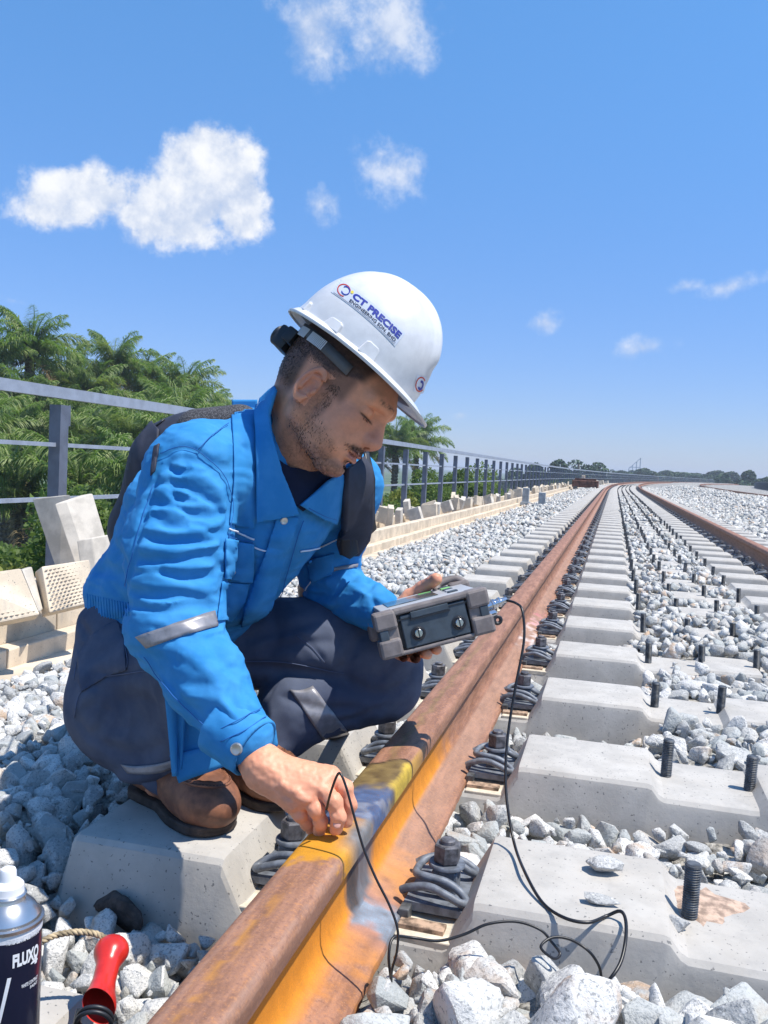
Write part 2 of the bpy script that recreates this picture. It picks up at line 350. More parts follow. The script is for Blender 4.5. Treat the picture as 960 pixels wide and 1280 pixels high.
# ---- sleepers
def sleeper_mesh():
    st = [(-1.212, -.150, .95), (-1.203, -.110, .98), (-1.194, -.1025, 1), (-.950, -.1025, 1), (-.945, -.104, 1), (-.912, -.168, 1), (-.905, -.172, 1), (-.605, -.172, 1), (-.598, -.168, 1), (-.564, -.1045, 1), (-.557, -.1025, 1), (-.310, -.1025, 1), (-.301, -.105, 1), (-.287, -.122, 1), (-.277, -.1275, 1), (-.11, -.129, 1), (-.10, -.128, 1), (-.085, -.110, 1), (-.078, -.108, 1)]
    st = st+[(-a, b, c) for a, b, c in st[::-1]]
    V = []; F = []
    cs_ = lambda t: [(-.160, -.40), (-.138, -.215), (-.130, t-.022), (-.126, t-.010), (-.119, t-.0025), (-.110, t), (-.04, t+.0005), (.04, t+.0005), (.110, t), (.119, t-.0025), (.126, t-.010), (.130, t-.022), (.138, -.215), (.160, -.40)]
    for u, t, k in st:
        for y, z in cs_(t): V.append((u if z > -.2 else u*1.012, y*k, min(z, t)))
    m = 14
    for i in range(len(st)-1):
        for j in range(m-1): F.append((i*m+j, i*m+j+1, (i+1)*m+j+1, (i+1)*m+j))
    F += [tuple(range(m-1, -1, -1)), tuple((len(st)-1)*m+j for j in range(m))]
    me = bpy.data.meshes.new('concrete_block'); me.from_pydata(V, [], F)
    bm = bmesh.new(); bm.from_mesh(me); bmesh.ops.recalc_face_normals(bm, faces=bm.faces); bm.to_mesh(me); bm.free()
    me.polygons.foreach_set('use_smooth', np.ones(len(me.polygons), bool)); me.set_sharp_from_angle(angle=math.radians(22)); me.materials.append(M['concrete']); return me
BLK = sleeper_mesh()
def tubepts(p, s): return [(x*s, y, z) for x, y, z in p]
CL = [(.068, -.050, -.139), (.082, -.053, -.131), (.112, -.058, -.123), (.142, -.062, -.130), (.162, -.059, -.139), (.167, -.048, -.140), (.156, -.037, -.133), (.134, -.036, -.122), (.102, -.037, -.118), (.086, -.027, -.121), (.081, -.010, -.124), (.081, 0, -.124)]
CL = CL+[(x, -y, z) for x, y, z in CL[::-1][1:]]
def fast_parts(s, lod):
    """rail fastening built round the rail centre; s = side of the rail"""
    out = []
    pl = MB(); pl.prism([(.0765, -.1465), (.178, -.1495), (.185, -.1530), (.185, -.160), (.0765, -.160)], .128, (0, .064*s, 0), (s, 0, 0), (0, 0, 1)); pl.box((.130*s, .0, -.164), (.045, .050, .006))
    cl = MB().tube(catmull(tubepts(CL, s), 4 if lod == 0 else 1), .0062, 10 if lod == 0 else 5)
    nt = MB(); hexa = lambda r, a=0: [(r*math.cos(math.pi/3*k+a), r*math.sin(math.pi/3*k+a)) for k in range(6)]
    c = (.126*s, 0)
    nt.lathe([(.0185, -.106), (.0205, -.105), (.0212, -.103), (.0212, -.0795), (.0195, -.0772), (.012, -.0772)], (c[0], c[1], 0), seg=6)
    if lod: return [('rail_fastening', pl, M['steel']), (None, cl, M['steel']), (None, nt, M['nut'])]
    wa = MB().lathe([(.008, -.113), (.027, -.113), (.0285, -.1115), (.0285, -.1085), (.027, -.1065), (.008, -.1065)], (c[0], c[1], 0), seg=28)
    bo = MB().lathe([(.0118, -.112), (.0118, -.072), (.0106, -.0705), (.004, -.070)], (c[0], c[1], 0), seg=18)
    bs = MB().box((.126*s, 0, -.135), (.020, .018, .020), bev=.004)
    pd = MB().box((.1315*s, 0, -.1755), (.054, .121, .0065), bev=.002); pd.box((.192*s, 0, -.166), (.0042, .100, .012), bev=.0015)
    rp = MB().box((.112*s, -.092, -.1655), (.034, .012, .0035), bev=.001)
    gk = MB().box((.081*s, -.073, -.160), (.008, .012, .010), bev=.002)
    return [('gauge_plate', pl, M['steel']), ('spring_clip', cl, M['steel']), ('nut', nt, M['nut']), ('washer', wa, M['steel']), ('bolt_end', bo, M['nut']), ('block', bs, M['steel']), ('bearing_plate', pd, M['pad']), ('shim', rp, M['rustplate']), ('insulator', gk, M['stud'])]
FM = {}
for s in (1, -1):
    for lod in (0, 1):
        if lod == 0:
            FM[s, 0] = []
            for nm, mb, mt in fast_parts(s, 0):
                o = mb.build(nm, mt, smooth='auto' if nm in ('spring_clip', 'washer', 'bolt_end', 'nut') else False)
                if nm == 'nut': o.data.polygons.foreach_set('use_smooth', np.zeros(len(o.data.polygons), bool))
                FM[s, 0].append((nm, o.data)); bpy.data.objects.remove(o)
        else:
            a = MB(); mi = []
            for k, (nm, mb, mt) in enumerate(fast_parts(s, 1)): a.add(mb.v, mb.f); mi += [int(k == 2)]*len(mb.f)
            o = a.build('rail_fastening', M['steel'], smooth='auto'); o.data.materials.append(M['nut']); o.data.polygons.foreach_set('material_index', np.array(mi, np.int32)); FM[s, 1] = o.data; bpy.data.objects.remove(o)
def stud_mesh(lod):
    pr = []; r = .0118; z0, z1 = -.15, -.052
    if lod == 0:
        z = z0
        while z < z1-.004: pr += [(r, z), (r-.0016, z+.0018)]; z += .0036
        pr += [(r, z1-.003), (r-.002, z1), (.003, z1)]
    else: pr = [(r, z0), (r, z1), (.003, z1)]
    o = MB().lathe(pr, (0, 0, 0), seg=18 if lod == 0 else 7).build('stud', M['stud'], smooth='auto'); me = o.data; bpy.data.objects.remove(o); return me
SM = [stud_mesh(0), stud_mesh(1)]
SX = [.145, .315, .49, .66]
ORD = ['', 'first', 'second', 'third', 'fourth', 'fifth', 'sixth', 'seventh', 'eighth', 'ninth', 'tenth', 'eleventh', 'twelfth']
SLAB = {-1: 'concrete sleeper at the bottom edge with the aerosol can and red handle on it', 0: 'concrete sleeper the man crouches on, two loose stones lying on its other half'}
for i in range(1, 13): SLAB[i] = ORD[i]+' concrete sleeper beyond the one the man crouches on, counted up the track'
for i in range(-1, 100):
    y = 1.330+.6*i; t = empty('sleeper', (XC+float(cv(y)), y, 0), (0, 0, -cs(y)))
    tag(t, SLAB.get(i, 'one of the far pale sleepers running on to the bend, beyond the first twelve'), 'sleeper', 'concrete sleepers under the rails')
    link('concrete_block', BLK, t)
    for s, rx in ((1, RAILX), (-1, RAILX), (1, RAILX+GAUGE), (-1, RAILX+GAUGE)):
        if i < 12:
            f = empty('rail_fastening', (rx-XC, random.uniform(-.008, .008), 0), (0, 0, random.uniform(-.03, .03))); f.parent = t
            for nm, me in FM[s, 0]: link(nm, me, f)
        else: link('rail_fastening', FM[s, 1], t, loc=(rx-XC, 0, 0))
    for x in SX: o = link('stud', SM[0 if i < 8 else 1], t, loc=(x-XC+random.uniform(-.004, .004), random.uniform(-.012, .012), random.uniform(-.008, .006))); o.rotation_euler = (random.uniform(-.05, .05), random.uniform(-.05, .05), random.uniform(0, 6))

# ---- ballast
def hb(x, y):
    x = np.asarray(x, float); y = np.asarray(y, float); u = x-cv(y)-XC; a = np.abs(u); h = np.full(x.shape, -.205)
    mid = sstep(.36, .22, a)*sstep(1.45, 2.0, y+.9*u); h = h+.064*mid+.018*sstep(.36, .22, a)*sstep(1.5, 1.7, y)
    h = h+.06*sstep(1.17, 1.12, y)*sstep(-.1, .1, x+.35)
    h = h+.045*sstep(1.15, 1.32, -u)-.115*sstep(1.45, 2.35, -u)                       # left shoulder
    h = h+.03*sstep(1.15, 1.3, u)+.21*sstep(1.55, 3.3, u)-.23*sstep(3.9, 4.9, u)
    h = h+.02*vnoise(np.stack([x*1.7, y*1.7, 0*x], -1))+.035*vnoise(np.stack([x*.9, y*.9, 0*x+5], -1))*sstep(1.6, 2.6, u)*2
    return h
def insleeper(x, y, z, g=.0):
    k = np.round((y-1.33)/.6); dy = np.abs(y-1.33-.6*k); u = np.abs(x-XC-cv(y)); top = np.where(u < .09, -.11, np.where(u < .295, -.128, np.where(u < .575, -.1, np.where(u < .93, -.115, np.where(u < 1.21, -.1, -9)))))
    return (dy < .138+g) & (z-.4*g < top)
def sheet(name, xs, ys, zf, m, kind='structure', curve=True, smooth=True):
    X, Y = np.meshgrid(xs, ys); XX = X+(cv(Y) if curve else 0); Z = zf(XX, Y); n, k = X.shape
    V = np.stack([XX, Y, Z], -1).reshape(-1, 3); i = (np.arange(n-1)[:, None]*k+np.arange(k-1)[None])
    return mesh_np(name, V, [np.stack([i, i+1, i+k+1, i+k], -1).reshape(-1, 4)], m, kind=kind, smooth=smooth)
bed = sheet('ballast_bed', np.concatenate([np.arange(-1.9, 2.2, .05), np.arange(2.2, 6, .12)]), np.concatenate([np.arange(.1, 6, .05), np.arange(6, 30, .2), np.arange(30, 400, 1.5)]),
            lambda x, y: hb(x, y)-.022+.02*vnoise(np.stack([x*18, y*18, 0*x], -1))+.02*sstep(9, 40, y)*np.where(np.abs(x-cv(y)-XC) > 1.2, 1, 0)-.03*sstep(9, 14, y)*np.where(np.abs(x-cv(y)-XC) < 1.2, 1, 0), M['bed'])
def hull(npts, sub, seed, amp=.05):
    rg = np.random.default_rng(seed); p = rg.normal(size=(npts, 3)); p /= np.linalg.norm(p, axis=1)[:, None]; p *= rg.uniform(.82, 1.1, (npts, 1)); p *= np.array([1.25, .95, .72])*rg.uniform(.85, 1.15, 3)
    bm = bmesh.new()
    for q in p: bm.verts.new(q)
    g = bmesh.ops.convex_hull(bm, input=bm.verts)
    bmesh.ops.delete(bm, geom=[v for v in bm.verts if not v.link_faces], context='VERTS')
    if sub:
        bmesh.ops.dissolve_limit(bm, angle_limit=.30, verts=bm.verts, edges=bm.edges)
        bmesh.ops.bevel(bm, geom=bm.edges[:], offset=.07, segments=1, affect='EDGES', profile=.5, clamp_overlap=True)
        bmesh.ops.triangulate(bm, faces=bm.faces); bmesh.ops.subdivide_edges(bm, edges=bm.edges, cuts=sub, use_grid_fill=True); bmesh.ops.triangulate(bm, faces=bm.faces)
    bmesh.ops.recalc_face_normals(bm, faces=bm.faces); bm.verts.index_update(); V = np.array([v.co[:] for v in bm.verts]); F = np.array([[v.index for v in f.verts] for f in bm.faces])
    if sub:
        nr = V/np.linalg.norm(V, axis=1)[:, None]; V = V+nr*(amp*fbm(V*2.6+seed*3.1, 4, .6)[:, None]*1.5+.02*vnoise(V*9+seed)[:, None])
    bm.free(); return V, F
PH = [hull(random.choice((11, 13, 15, 18)), 1, 100+k) for k in range(16)]
PM = [hull(10, 0, 200+k) for k in range(12)]; PL = [hull(7, 0, 300+k) for k in range(8)]
def rmats(n):
    q = RNG.normal(size=(n, 4)); q /= np.linalg.norm(q, axis=1)[:, None]; w_, x, y, z = q.T
    return np.stack([1-2*(y*y+z*z), 2*(x*y-z*w_), 2*(x*z+y*w_), 2*(x*y+z*w_), 1-2*(x*x+z*z), 2*(y*z-x*w_), 2*(x*z-y*w_), 2*(y*z+x*w_), 1-2*(x*x+y*y)], -1).reshape(n, 3, 3)
def scatter(protos, pos, rad, R, idx):
    Vs = []; Fs = []; off = 0
    for k, (V, F) in enumerate(protos):
        s = idx == k
        if not s.any(): continue
        v = np.einsum('nij,mj->nmi', R[s]*rad[s][:, None, None], V)+pos[s][:, None]; Vs.append(v.reshape(-1, 3)); Fs.append((F[None]+(np.arange(s.sum())*len(V))[:, None, None]+off).reshape(-1, F.shape[1])); off += len(V)*s.sum()
    return np.concatenate(Vs), np.concatenate(Fs)
def grid(x0, x1, y0, y1, c):
    X, Y = np.meshgrid(np.arange(x0, x1, c), np.arange(y0, y1, c)); X = X.ravel()+RNG.uniform(-.42, .42, X.size)*c; Y = Y.ravel()+RNG.uniform(-.42, .42, Y.size)*c; return X, Y
def vis(x, y, z, mg=60):
    q = pix(np.stack([x, y, z], -1)); return (q[:, 2] > .2) & (q[:, 0] > -mg) & (q[:, 0] < 960+mg) & (q[:, 1] > 590) & (q[:, 1] < 1280+mg*1.5)
def stones(x0, x1, y0, y1, c, rlo, rhi, zoff, cull=True):
    x, y = grid(x0, x1, y0, y1, c); x = x+cv(y); r = RNG.uniform(rlo, rhi, len(x))*RNG.choice([.5, .75, .9, 1, 1, 1.1, 1.3], len(x)); z = hb(x, y)+zoff+RNG.uniform(-.012, .012, len(x))
    k = ~insleeper(x, y, z-r*.45, .012) & ~((np.abs(x-cv(y)-RAILX) < .075+r) & (z > -.20)) & ~((np.abs(x-cv(y)-RAILX-GAUGE) < .075+r) & (z > -.20)) & vis(x, y, z)
    # loose stones may lie over the low middle of a sleeper but never on the first bare one
    k &= ~((np.abs(y-1.33) < .16) & (x > -.22) & (x < 1.1) & (z-r*.45 < -.1))
    return x[k], y[k], z[k], r[k]
parts = [stones(-1.85, 1.6, .62, 3.0, .055, .032, .044, -.034), stones(-1.85, 1.6, .62, 3.0, .052, .026, .040, -.002), stones(-1.85, 1.6, .62, 3.0, .034, .011, .019, .002), stones(-.3, 1.3, .66, 1.17, .070, .040, .052, .006)]
x, y, z, r = [np.concatenate(a) for a in zip(*parts)]
pos = np.stack([x, y, z], -1); R = rmats(len(x)); idx = RNG.integers(0, len(PH), len(x)); q = pix(pos); big = np.argsort(-(r/q[:, 2])*(.6+.4*(z > -.25)))
PHM = []
for V, F in PH:
    me = bpy.data.meshes.new('stone'); me.from_pydata((V*.033).tolist(), [], F.tolist()); me.polygons.foreach_set('use_smooth', np.ones(len(F), bool)); me.set_sharp_from_angle(angle=math.radians(32)); me.materials.append(M['granite']); PHM.append(me)
tag(bed, 'bed of grey-white crushed granite ballast between and beside the sleepers')
for k in big[:300]:
    o = link('stone', PHM[idx[k]], bed); o.matrix_world = Matrix.Translation(pos[k])@Matrix((R[k]*r[k]/.033).tolist()).to_4x4()
rest = big[300:]; V, F = scatter(PH, pos[rest], r[rest], R[rest], idx[rest])
mesh_np('small_stones', V, [F], M['granite'], smooth=False, parent=bed, kind='stuff')
x, y, z, r = [np.concatenate(a) for a in zip(stones(-1.87, 2.6, 3.0, 9, .038, .018, .030, -.004), stones(-1.87, 2.6, 3.0, 9, .058, .020, .032, .012))]
V, F = scatter(PM, np.stack([x, y, z], -1), r, rmats(len(x)), RNG.integers(0, len(PM), len(x))); mesh_np('mid_stones', V, [F], M['granite'], smooth=False, parent=bed, kind='stuff')
x, y, z, r = [np.concatenate(a) for a in zip(stones(-1.87, 5.2, 9, 30, .085, .035, .05, 0), stones(1.5, 5.2, 9, 60, .11, .04, .07, .01), stones(-1.87, -.8, 30, 60, .12, .045, .06, .01))]
V, F = scatter(PL, np.stack([x, y, z], -1), r, rmats(len(x)), RNG.integers(0, len(PL), len(x))); mesh_np('far_stones', V, [F], M['granite'], smooth=False, parent=bed, kind='stuff')
def lone(seed, p, r, lab, R_=None, m=None, sq=(1, 1, 1)):
    V, F = hull(16, 2, seed, .06); me = bpy.data.meshes.new('ballast_stone'); V = V*np.array(sq)
    V = V@(np.array(R_).T if R_ is not None else np.eye(3))*r; V[:, 2] -= V[:, 2].min()
    me.from_pydata(V.tolist(), [], F.tolist()); me.polygons.foreach_set('use_smooth', np.ones(len(F), bool)); me.set_sharp_from_angle(angle=math.radians(34)); me.materials.append(m or M['granite'])
    return tag(link('ballast_stone', me, loc=p), lab, 'stone', 'loose stones off the ballast')
def onz(px, py, z): d = ray(px, py); return CO+d*(z-CH)/d[2]
lone(501, onz(757, 1090, -.1022), .030, 'larger grey stone lying on the near sleeper, upper one of two', sq=(1, .75, .62))
lone(502, onz(749, 1130, -.1022), .022, 'small flat bluish stone on the near sleeper, lower one of two', sq=(1, .6, .45))
lone(503, onz(846, 1165, -.128), .022, 'small stone at the foot of the sleeper step beside the nearest stud', sq=(.8, 1, .8))
M['dark_stone'] = mat('dark_brown_stone', (.075, .058, .05), .85, var=.25, vscale=60, bump=.8, bscale=70, bdist=.004)
SP = onz(862, 1130, -.1290); rg_ = np.random.default_rng(3); V = [tuple(SP)]; V = [(SP[0], SP[1], SP[2]+.006)]+[(SP[0]+(.062+.02*math.sin(3*a+1)+.012*math.sin(7*a))*math.cos(a)*k, SP[1]+(.085+.02*math.cos(2*a)+.01*math.sin(9*a))*math.sin(a)*k, SP[2]+(.004 if k < 1 else -.0005)+.001*rg_.random()) for k in (.55, 1.) for a in np.linspace(0, 2*math.pi, 41)[:-1]]
M['spill'] = mat('pinkish_sand', (.56, .40, .30), .95, var=.25, vscale=60, bump=.8, bscale=400, bdist=.002)
mesh_np('spilled_sand', np.array(V), [(0, 1+i, 1+(i+1) % 40) for i in range(40)]+[(1+i, 41+i, 41+(i+1) % 40, 1+(i+1) % 40) for i in range(40)], M['spill'], kind='stuff')
lone(504, onz(150, 1163, -.235), .046, 'dark brown stone wedged against the side of the sleeper under the man', R_=rotz(-.5)@roty(.15), m=M['dark_stone'], sq=(1.1, .75, 1.0))
lone(505, onz(120, 1118, -.235), .040, 'dark half-shaded stone near the sleeper corner, left of the brown one', R_=rotz(.5), m=M['dark_stone'], sq=(.9, .7, .9))

# ---- formation, verge, plain
M['sand'] = mat('sandy_concrete_strip', (.60, .50, .38), .95, var=.15, vscale=5, bump=.4, bscale=60, bdist=.003)
M['ground'] = mat('green_plain', (.085, .125, .035), .95, var=.35, vscale=.08, vdetail=9, col2=(.03, .06, .018))
def prof(pts): xs = np.array([p[0] for p in pts]); zs = np.array([p[1] for p in pts]); return xs, lambda x, y: np.interp(x-cv(y), xs, zs)
ysl = np.concatenate([np.arange(-2, 35, 4.), np.arange(35, 420, 6.)])
xs, zf = prof([(-3.62, -.34), (-2.3, -.295), (-1.86, -.292), (-1.80, -.36)]); sheet('track_formation', xs, ysl, zf, M['sand'])
xs, zf = prof([(5.6, -.22), (8.2, -.22), (13.4, -.25), (14.2, -.3), (20, -5.2)]); sheet('second_formation', xs, ysl, zf, M['bed'])
xs, zf = prof([(-11, -5.2), (-9, -4.4), (-3.9, -.7), (-3.62, -.345)]); sheet('embankment_slope', xs, ysl, zf, M['ground'])
g = mesh_np('ground', np.array([(-1900, -300, -5.15), (1900, -300, -5.15), (1900, 2400, -5.15), (-1900, 2400, -5.15)], float), [np.array([[0, 1, 2, 3]])], M['ground'], kind='structure')

# ---- concrete trough along the line
tr = tag(empty('cable_trough', (-2.1, 2, -.29)), 'long beige concrete cable trough edging the ballast on the left', 'trough')
def seg(name, x0, x1, z0, z1, y0, y1, m, bev=.006):
    c = float(cv((y0+y1)/2)); mb = MB().box(((x0+x1)/2+c, (y0+y1)/2, (z0+z1)/2), ((x1-x0)/2, (y1-y0)/2-.004, (z1-z0)/2), rotz(-cs((y0+y1)/2)), bev=bev)
    o = mb.build(name, m, tr); o.matrix_parent_inverse = Matrix.Translation((2.1, -2, .29)); return o
y = 1.2
while y < 75:
    L = 1.5 if y < 40 else 3.
    seg('kerb_beam', -2.136, -2.059, -.35, -.224+random.uniform(-.002, .002), y, y+L, M['beige'])
    seg('trough_wall', -2.222+random.uniform(-.002, .002), -2.138, -.35, -.123+random.uniform(-.003, .003), y+.4, y+L+.4, M['beige'])
    seg('trough_wall', -2.72, -2.64, -.36, -.14, y+.2, y+L+.2, M['beige']); y += L
def slab_q(label, quad, th, m, grp='cover slabs stacked along the trough'):
    """slab from the four corners of its seen face and a thickness vector"""
    A = np.array(quad); B = A+np.array(th); mb = MB().add(np.vstack([A, B]), [(0, 1, 2, 3), (7, 6, 5, 4), (0, 4, 5, 1), (1, 5, 6, 2), (2, 6, 7, 3), (3, 7, 4, 0)])
    o = mb.build('cover_slab', m, bevel=.006); c = A.mean(0); o.data.transform(Matrix.Translation(-c)); o.location = c; return tag(o, label, 'slab', grp)
slab_q('tall pale slab leaning left, farther of the two upright slabs by the fence', [P(50, 622, 4.42), P(87, 618, 4.35), P(128, 722, 4.3), P(84, 722, 4.35)], np.array([-.045, .0, -.01]), M['slab'])
slab_q('tall pale slab with chipped edge leaning left, nearer of the two upright slabs', [P(83, 627, 4.18), P(116, 616, 4.28), P(138, 690, 4.25), P(112, 712, 4.15)], np.array([-.045, -.03, -.012]), M['slab'])
slab_q('short broken slab piece in front of the two tall leaning slabs', [P(115, 672, 4.02), P(137, 668, 4.12), P(142, 730, 4.1), P(124, 735, 4.0)], np.array([-.06, -.03, -.015]), M['slab'])
s1 = slab_q('tan slab with diamond tread at the left picture edge', [P(-60, 722, 2.95), P(26, 710, 3.12), P(50, 768, 3.05), P(-60, 790, 2.9)], np.array([-.05, .05, -.03]), M['beige'])
s2 = slab_q('tan slab with diamond tread standing between the man and its left twin', [P(52, 708, 3.28), P(112, 699, 3.45), P(120, 752, 3.4), P(62, 766, 3.22)], np.array([-.06, .04, -.03]), M['beige'])
slab_q('thin slab on edge wedged between the two diamond tread slabs', [P(27, 712, 3.25), P(40, 708, 3.30), P(54, 762, 3.25), P(49, 766, 3.18)], np.array([-.05, .05, -.01]), M['slab'])
def tread(o, quad, rows, cols):
    A = np.array(quad); c = np.array(o.location); mb = MB(); nn = np.cross(A[1]-A[0], A[3]-A[0]); nn /= np.linalg.norm(nn)
    if nn@(CO-A[0]) < 0: nn = -nn
    for i in range(rows):
        for j in range(cols):
            u, v = (j+.5+(i % 2)*.5)/(cols+.5), (i+.5)/rows; w0 = .42/cols; h0 = .30/rows
            f = lambda a, b: A[0]*(1-a)*(1-b)+A[1]*a*(1-b)+A[2]*a*b+A[3]*(1-a)*b
            q_ = [f(u-w0, v), f(u, v-h0), f(u+w0, v), f(u, v+h0)]; top = f(u, v)+nn*.005
            mb.add([*q_, top], [(0, 1, 4), (1, 2, 4), (2, 3, 4), (3, 0, 4)])
    mb.v = [tuple(np.array(v)-c) for v in mb.v]; mb.build('raised_tread', M['beige'], o)
tread(s1, [P(-56, 724, 2.948), P(24, 713, 3.118), P(46, 766, 3.048), P(-56, 786, 2.898)], 12, 14); tread(s2, [P(55, 711, 3.278), P(109, 702, 3.448), P(117, 750, 3.398), P(65, 763, 3.218)], 12, 10)
SLM = []
for k in range(5):
    o = MB().box((0, 0, 0), ((.035, .028, .032, .04, .025)[k], (.09, .12, .10, .08, .12)[k], (.10, .09, .12, .08, .11)[k]), bev=.006).build('cover_slab', (M['slab'], M['beige'], M['beige'])[k % 3]); SLM.append(o.data); bpy.data.objects.remove(o)
y = 5.4; k = 0
while y < 46:
    m = SLM[random.randrange(5)]; o = link('cover_slab', m); x = -2.42+random.uniform(-.12, .12)+float(cv(y)); tilt = random.choice((-.35, -.2, .15, .3, .5)); flat = random.random() < .22
    o.location = (x, y, -.10+random.uniform(-.02, .07) if not flat else -.12); o.rotation_euler = (tilt if not flat else 1.45, random.uniform(-.15, .15), random.uniform(-.35, .35)+1.35*(random.random() < .35))
    tag(o, 'pale offcut slab in the long row along the trough, beyond the man' if y > 9 else 'pale slab leaning in the trough just right of the man, under the fence', 'slab', 'slabs standing along the trough far on' if y > 9 else 'slabs in the trough nearest the man'); y += random.uniform(.22, .5)*(1 if y < 15 else 1.4); k += 1

# ---- fence
M['darkfence'] = mat('dark_fence_steel', (.05, .065, .085), .6, .1, var=.1)
def fence(X, y0, y1, step, ztop, zb, label, rails, lod=0):
    mt = M['darkfence'] if lod else M['post']; mr = M['darkfence'] if lod else M['galv']
    t = tag(empty('metal_fence', (X, y0, zb)), label, 'fence'); inv = Matrix.Translation((-X, -y0, -zb))
    y = y0; hb_ = .030
    pm = MB().box((0, 0, (ztop+zb)/2-.03), (.038+.04*lod, .040+.04*lod, (ztop-zb)/2-.01)).box((.030, .052, ztop-.10), (.003, .014, .06)).build('post', mt); me = pm.data; bpy.data.objects.remove(pm)
    while y < y1:
        o = link('post', me, t, loc=(X+float(cv(y)), y, 0)); o.matrix_parent_inverse = inv; y += step
    for nm, z, hw, hh in rails:
        yy = np.concatenate([[y0-3*step], np.arange(y0+4, 36, 8.), np.arange(36, y1, 3.)]) if y0 < 30 else np.arange(y0, y1, 3.); mb = MB(); V = []; F = []
        for q_ in yy:
            for a, b in ((-hw, -hh), (hw, -hh), (hw, hh), (-hw, hh)): V.append((X+float(cv(q_))+a, q_, z+b))
        for i in range(len(yy)-1): F += [(i*4+j, i*4+(j+1) % 4, (i+1)*4+(j+1) % 4, (i+1)*4+j) for j in range(4)]
        mb.add(V, F).build(nm, mr, t).matrix_parent_inverse = inv
    return t, inv
fence(-3.2, 1.60, 330, 1.5, .80, -.33, 'grey steel post and rail fence running along the left side of the track', [('top_rail', .832, .022, .033), ('middle_rail', .525, .012, .012), ('lower_rail', .205, .012, .012)])
fence(12.9, 37, 230, 1.5, .62, -.6, 'dark fence far to the right beyond the second track', [('top_rail', .64, .03, .03), ('middle_rail', .3, .02, .02), ('lower_rail', .0, .02, .02)], 1)
# ================================================================== SIGNED-DISTANCE MODELLING
def seg_t(p, a, b): ab = b-a; return np.clip(((p-a)@ab)/(ab@ab), 0, 1)
def rc(p, a, b, ra, rb, n=None, s=1.):
    a = np.asarray(a, float); b = np.asarray(b, float)
    if n is not None: n = np.asarray(n)/np.linalg.norm(n); p = p+((p-a)@n)[:, None]*n*(1/s-1); b = b+((b-a)@n)*n*(1/s-1)
    t = seg_t(p, a, b); return np.linalg.norm(p-a-t[:, None]*(b-a), axis=1)-(ra+(rb-ra)*t)
def el(p, c, r, A=None):
    q = p-np.asarray(c); q = q if A is None else q@np.asarray(A).T
    r = np.asarray(r, float); k0 = np.linalg.norm(q/r, axis=1); k1 = np.linalg.norm(q/(r*r), axis=1)+1e-9; return k0*(k0-1)/k1
def bx(p, c, h, r, A=None):
    q = p-np.asarray(c); q = q if A is None else q@np.asarray(A).T
    q = np.abs(q)-np.asarray(h)+r; return np.linalg.norm(np.maximum(q, 0), axis=1)+np.minimum(q.max(1), 0)-r
def smin(a, b, k): h = np.clip(.5+.5*(b-a)/k, 0, 1); return b*(1-h)+a*h-k*h*(1-h)
def smins(k, *ds):
    r = ds[0]
    for d in ds[1:]: r = smin(r, d, k)
    return r
def smax(a, b, k): return -smin(-a, -b, k)
def nets(f, lo, hi, h):
    """naive surface nets on a sparse grid"""
    lo = np.asarray(lo, float); C = 6; n = (np.ceil((np.asarray(hi)-lo)/h/C).astype(int))*C; nc = n//C
    g = [lo[i]+(np.arange(nc[i])+.5)*C*h for i in range(3)]; X = np.stack(np.meshgrid(*g, indexing='ij'), -1).reshape(-1, 3); dc = f(X).reshape(nc)
    m = np.abs(dc) < C*h*1.35+.012; big = np.repeat(np.repeat(np.repeat(dc, C, 0), C, 1), C, 2); mm = np.repeat(np.repeat(np.repeat(m, C, 0), C, 1), C, 2)
    idx = np.argwhere(mm); v = big; v[mm] = np.concatenate([f(lo+(c+.5)*h) for c in np.array_split(idx, max(1, len(idx)//300000))])
    s = v < 0; cell = np.zeros(np.array(s.shape)-1, bool); a = s[:-1, :-1, :-1]
    cor = [(i, j, k) for i in (0, 1) for j in (0, 1) for k in (0, 1)]; sl_ = lambda A, c: A[c[0]:A.shape[0]-1+c[0], c[1]:A.shape[1]-1+c[1], c[2]:A.shape[2]-1+c[2]]
    for c in cor[1:]: cell |= sl_(s, c) != a
    ci = np.argwhere(cell); vid = -np.ones(cell.shape, np.int64); vid[cell] = np.arange(len(ci)); acc = np.zeros((len(ci), 3)); cnt = np.zeros(len(ci))
    vals = {c: v[ci[:, 0]+c[0], ci[:, 1]+c[1], ci[:, 2]+c[2]] for c in cor}
    for c1 in cor:
        for ax in range(3):
            if c1[ax]: continue
            c2 = tuple(1 if i == ax else c1[i] for i in range(3)); v1, v2 = vals[c1], vals[c2]; k = (v1 < 0) != (v2 < 0); t = v1/(v1-v2+1e-12)
            q = np.tile(np.array(c1, float), (len(ci), 1)); q[:, ax] = t; acc[k] += q[k]; cnt[k] += 1
    V = lo+(ci+acc/np.maximum(cnt, 1)[:, None]+.5)*h; F = []
    for ax in range(3):
        b, c = [(1, 2), (2, 0), (0, 1)][ax]; d0 = [slice(None)]*3; d1 = [slice(None)]*3; d0[ax] = slice(0, -1); d1[ax] = slice(1, None); s0, s1 = s[tuple(d0)], s[tuple(d1)]
        for flip, k in ((False, s0 & ~s1), (True, ~s0 & s1)):
            e = np.argwhere(k); e = e[(e[:, b] > 0) & (e[:, c] > 0) & (e[:, b] < cell.shape[b]) & (e[:, c] < cell.shape[c])]
            if not len(e): continue
            def at(db, dc_): q = e.copy(); q[:, b] -= db; q[:, c] -= dc_; return vid[q[:, 0], q[:, 1], q[:, 2]]
            Q = np.stack([at(1, 1), at(0, 1), at(0, 0), at(1, 0)], 1); F.append(Q[:, ::-1] if flip else Q)
    F = np.concatenate(F); F = F[(F >= 0).all(1)]; return V, F
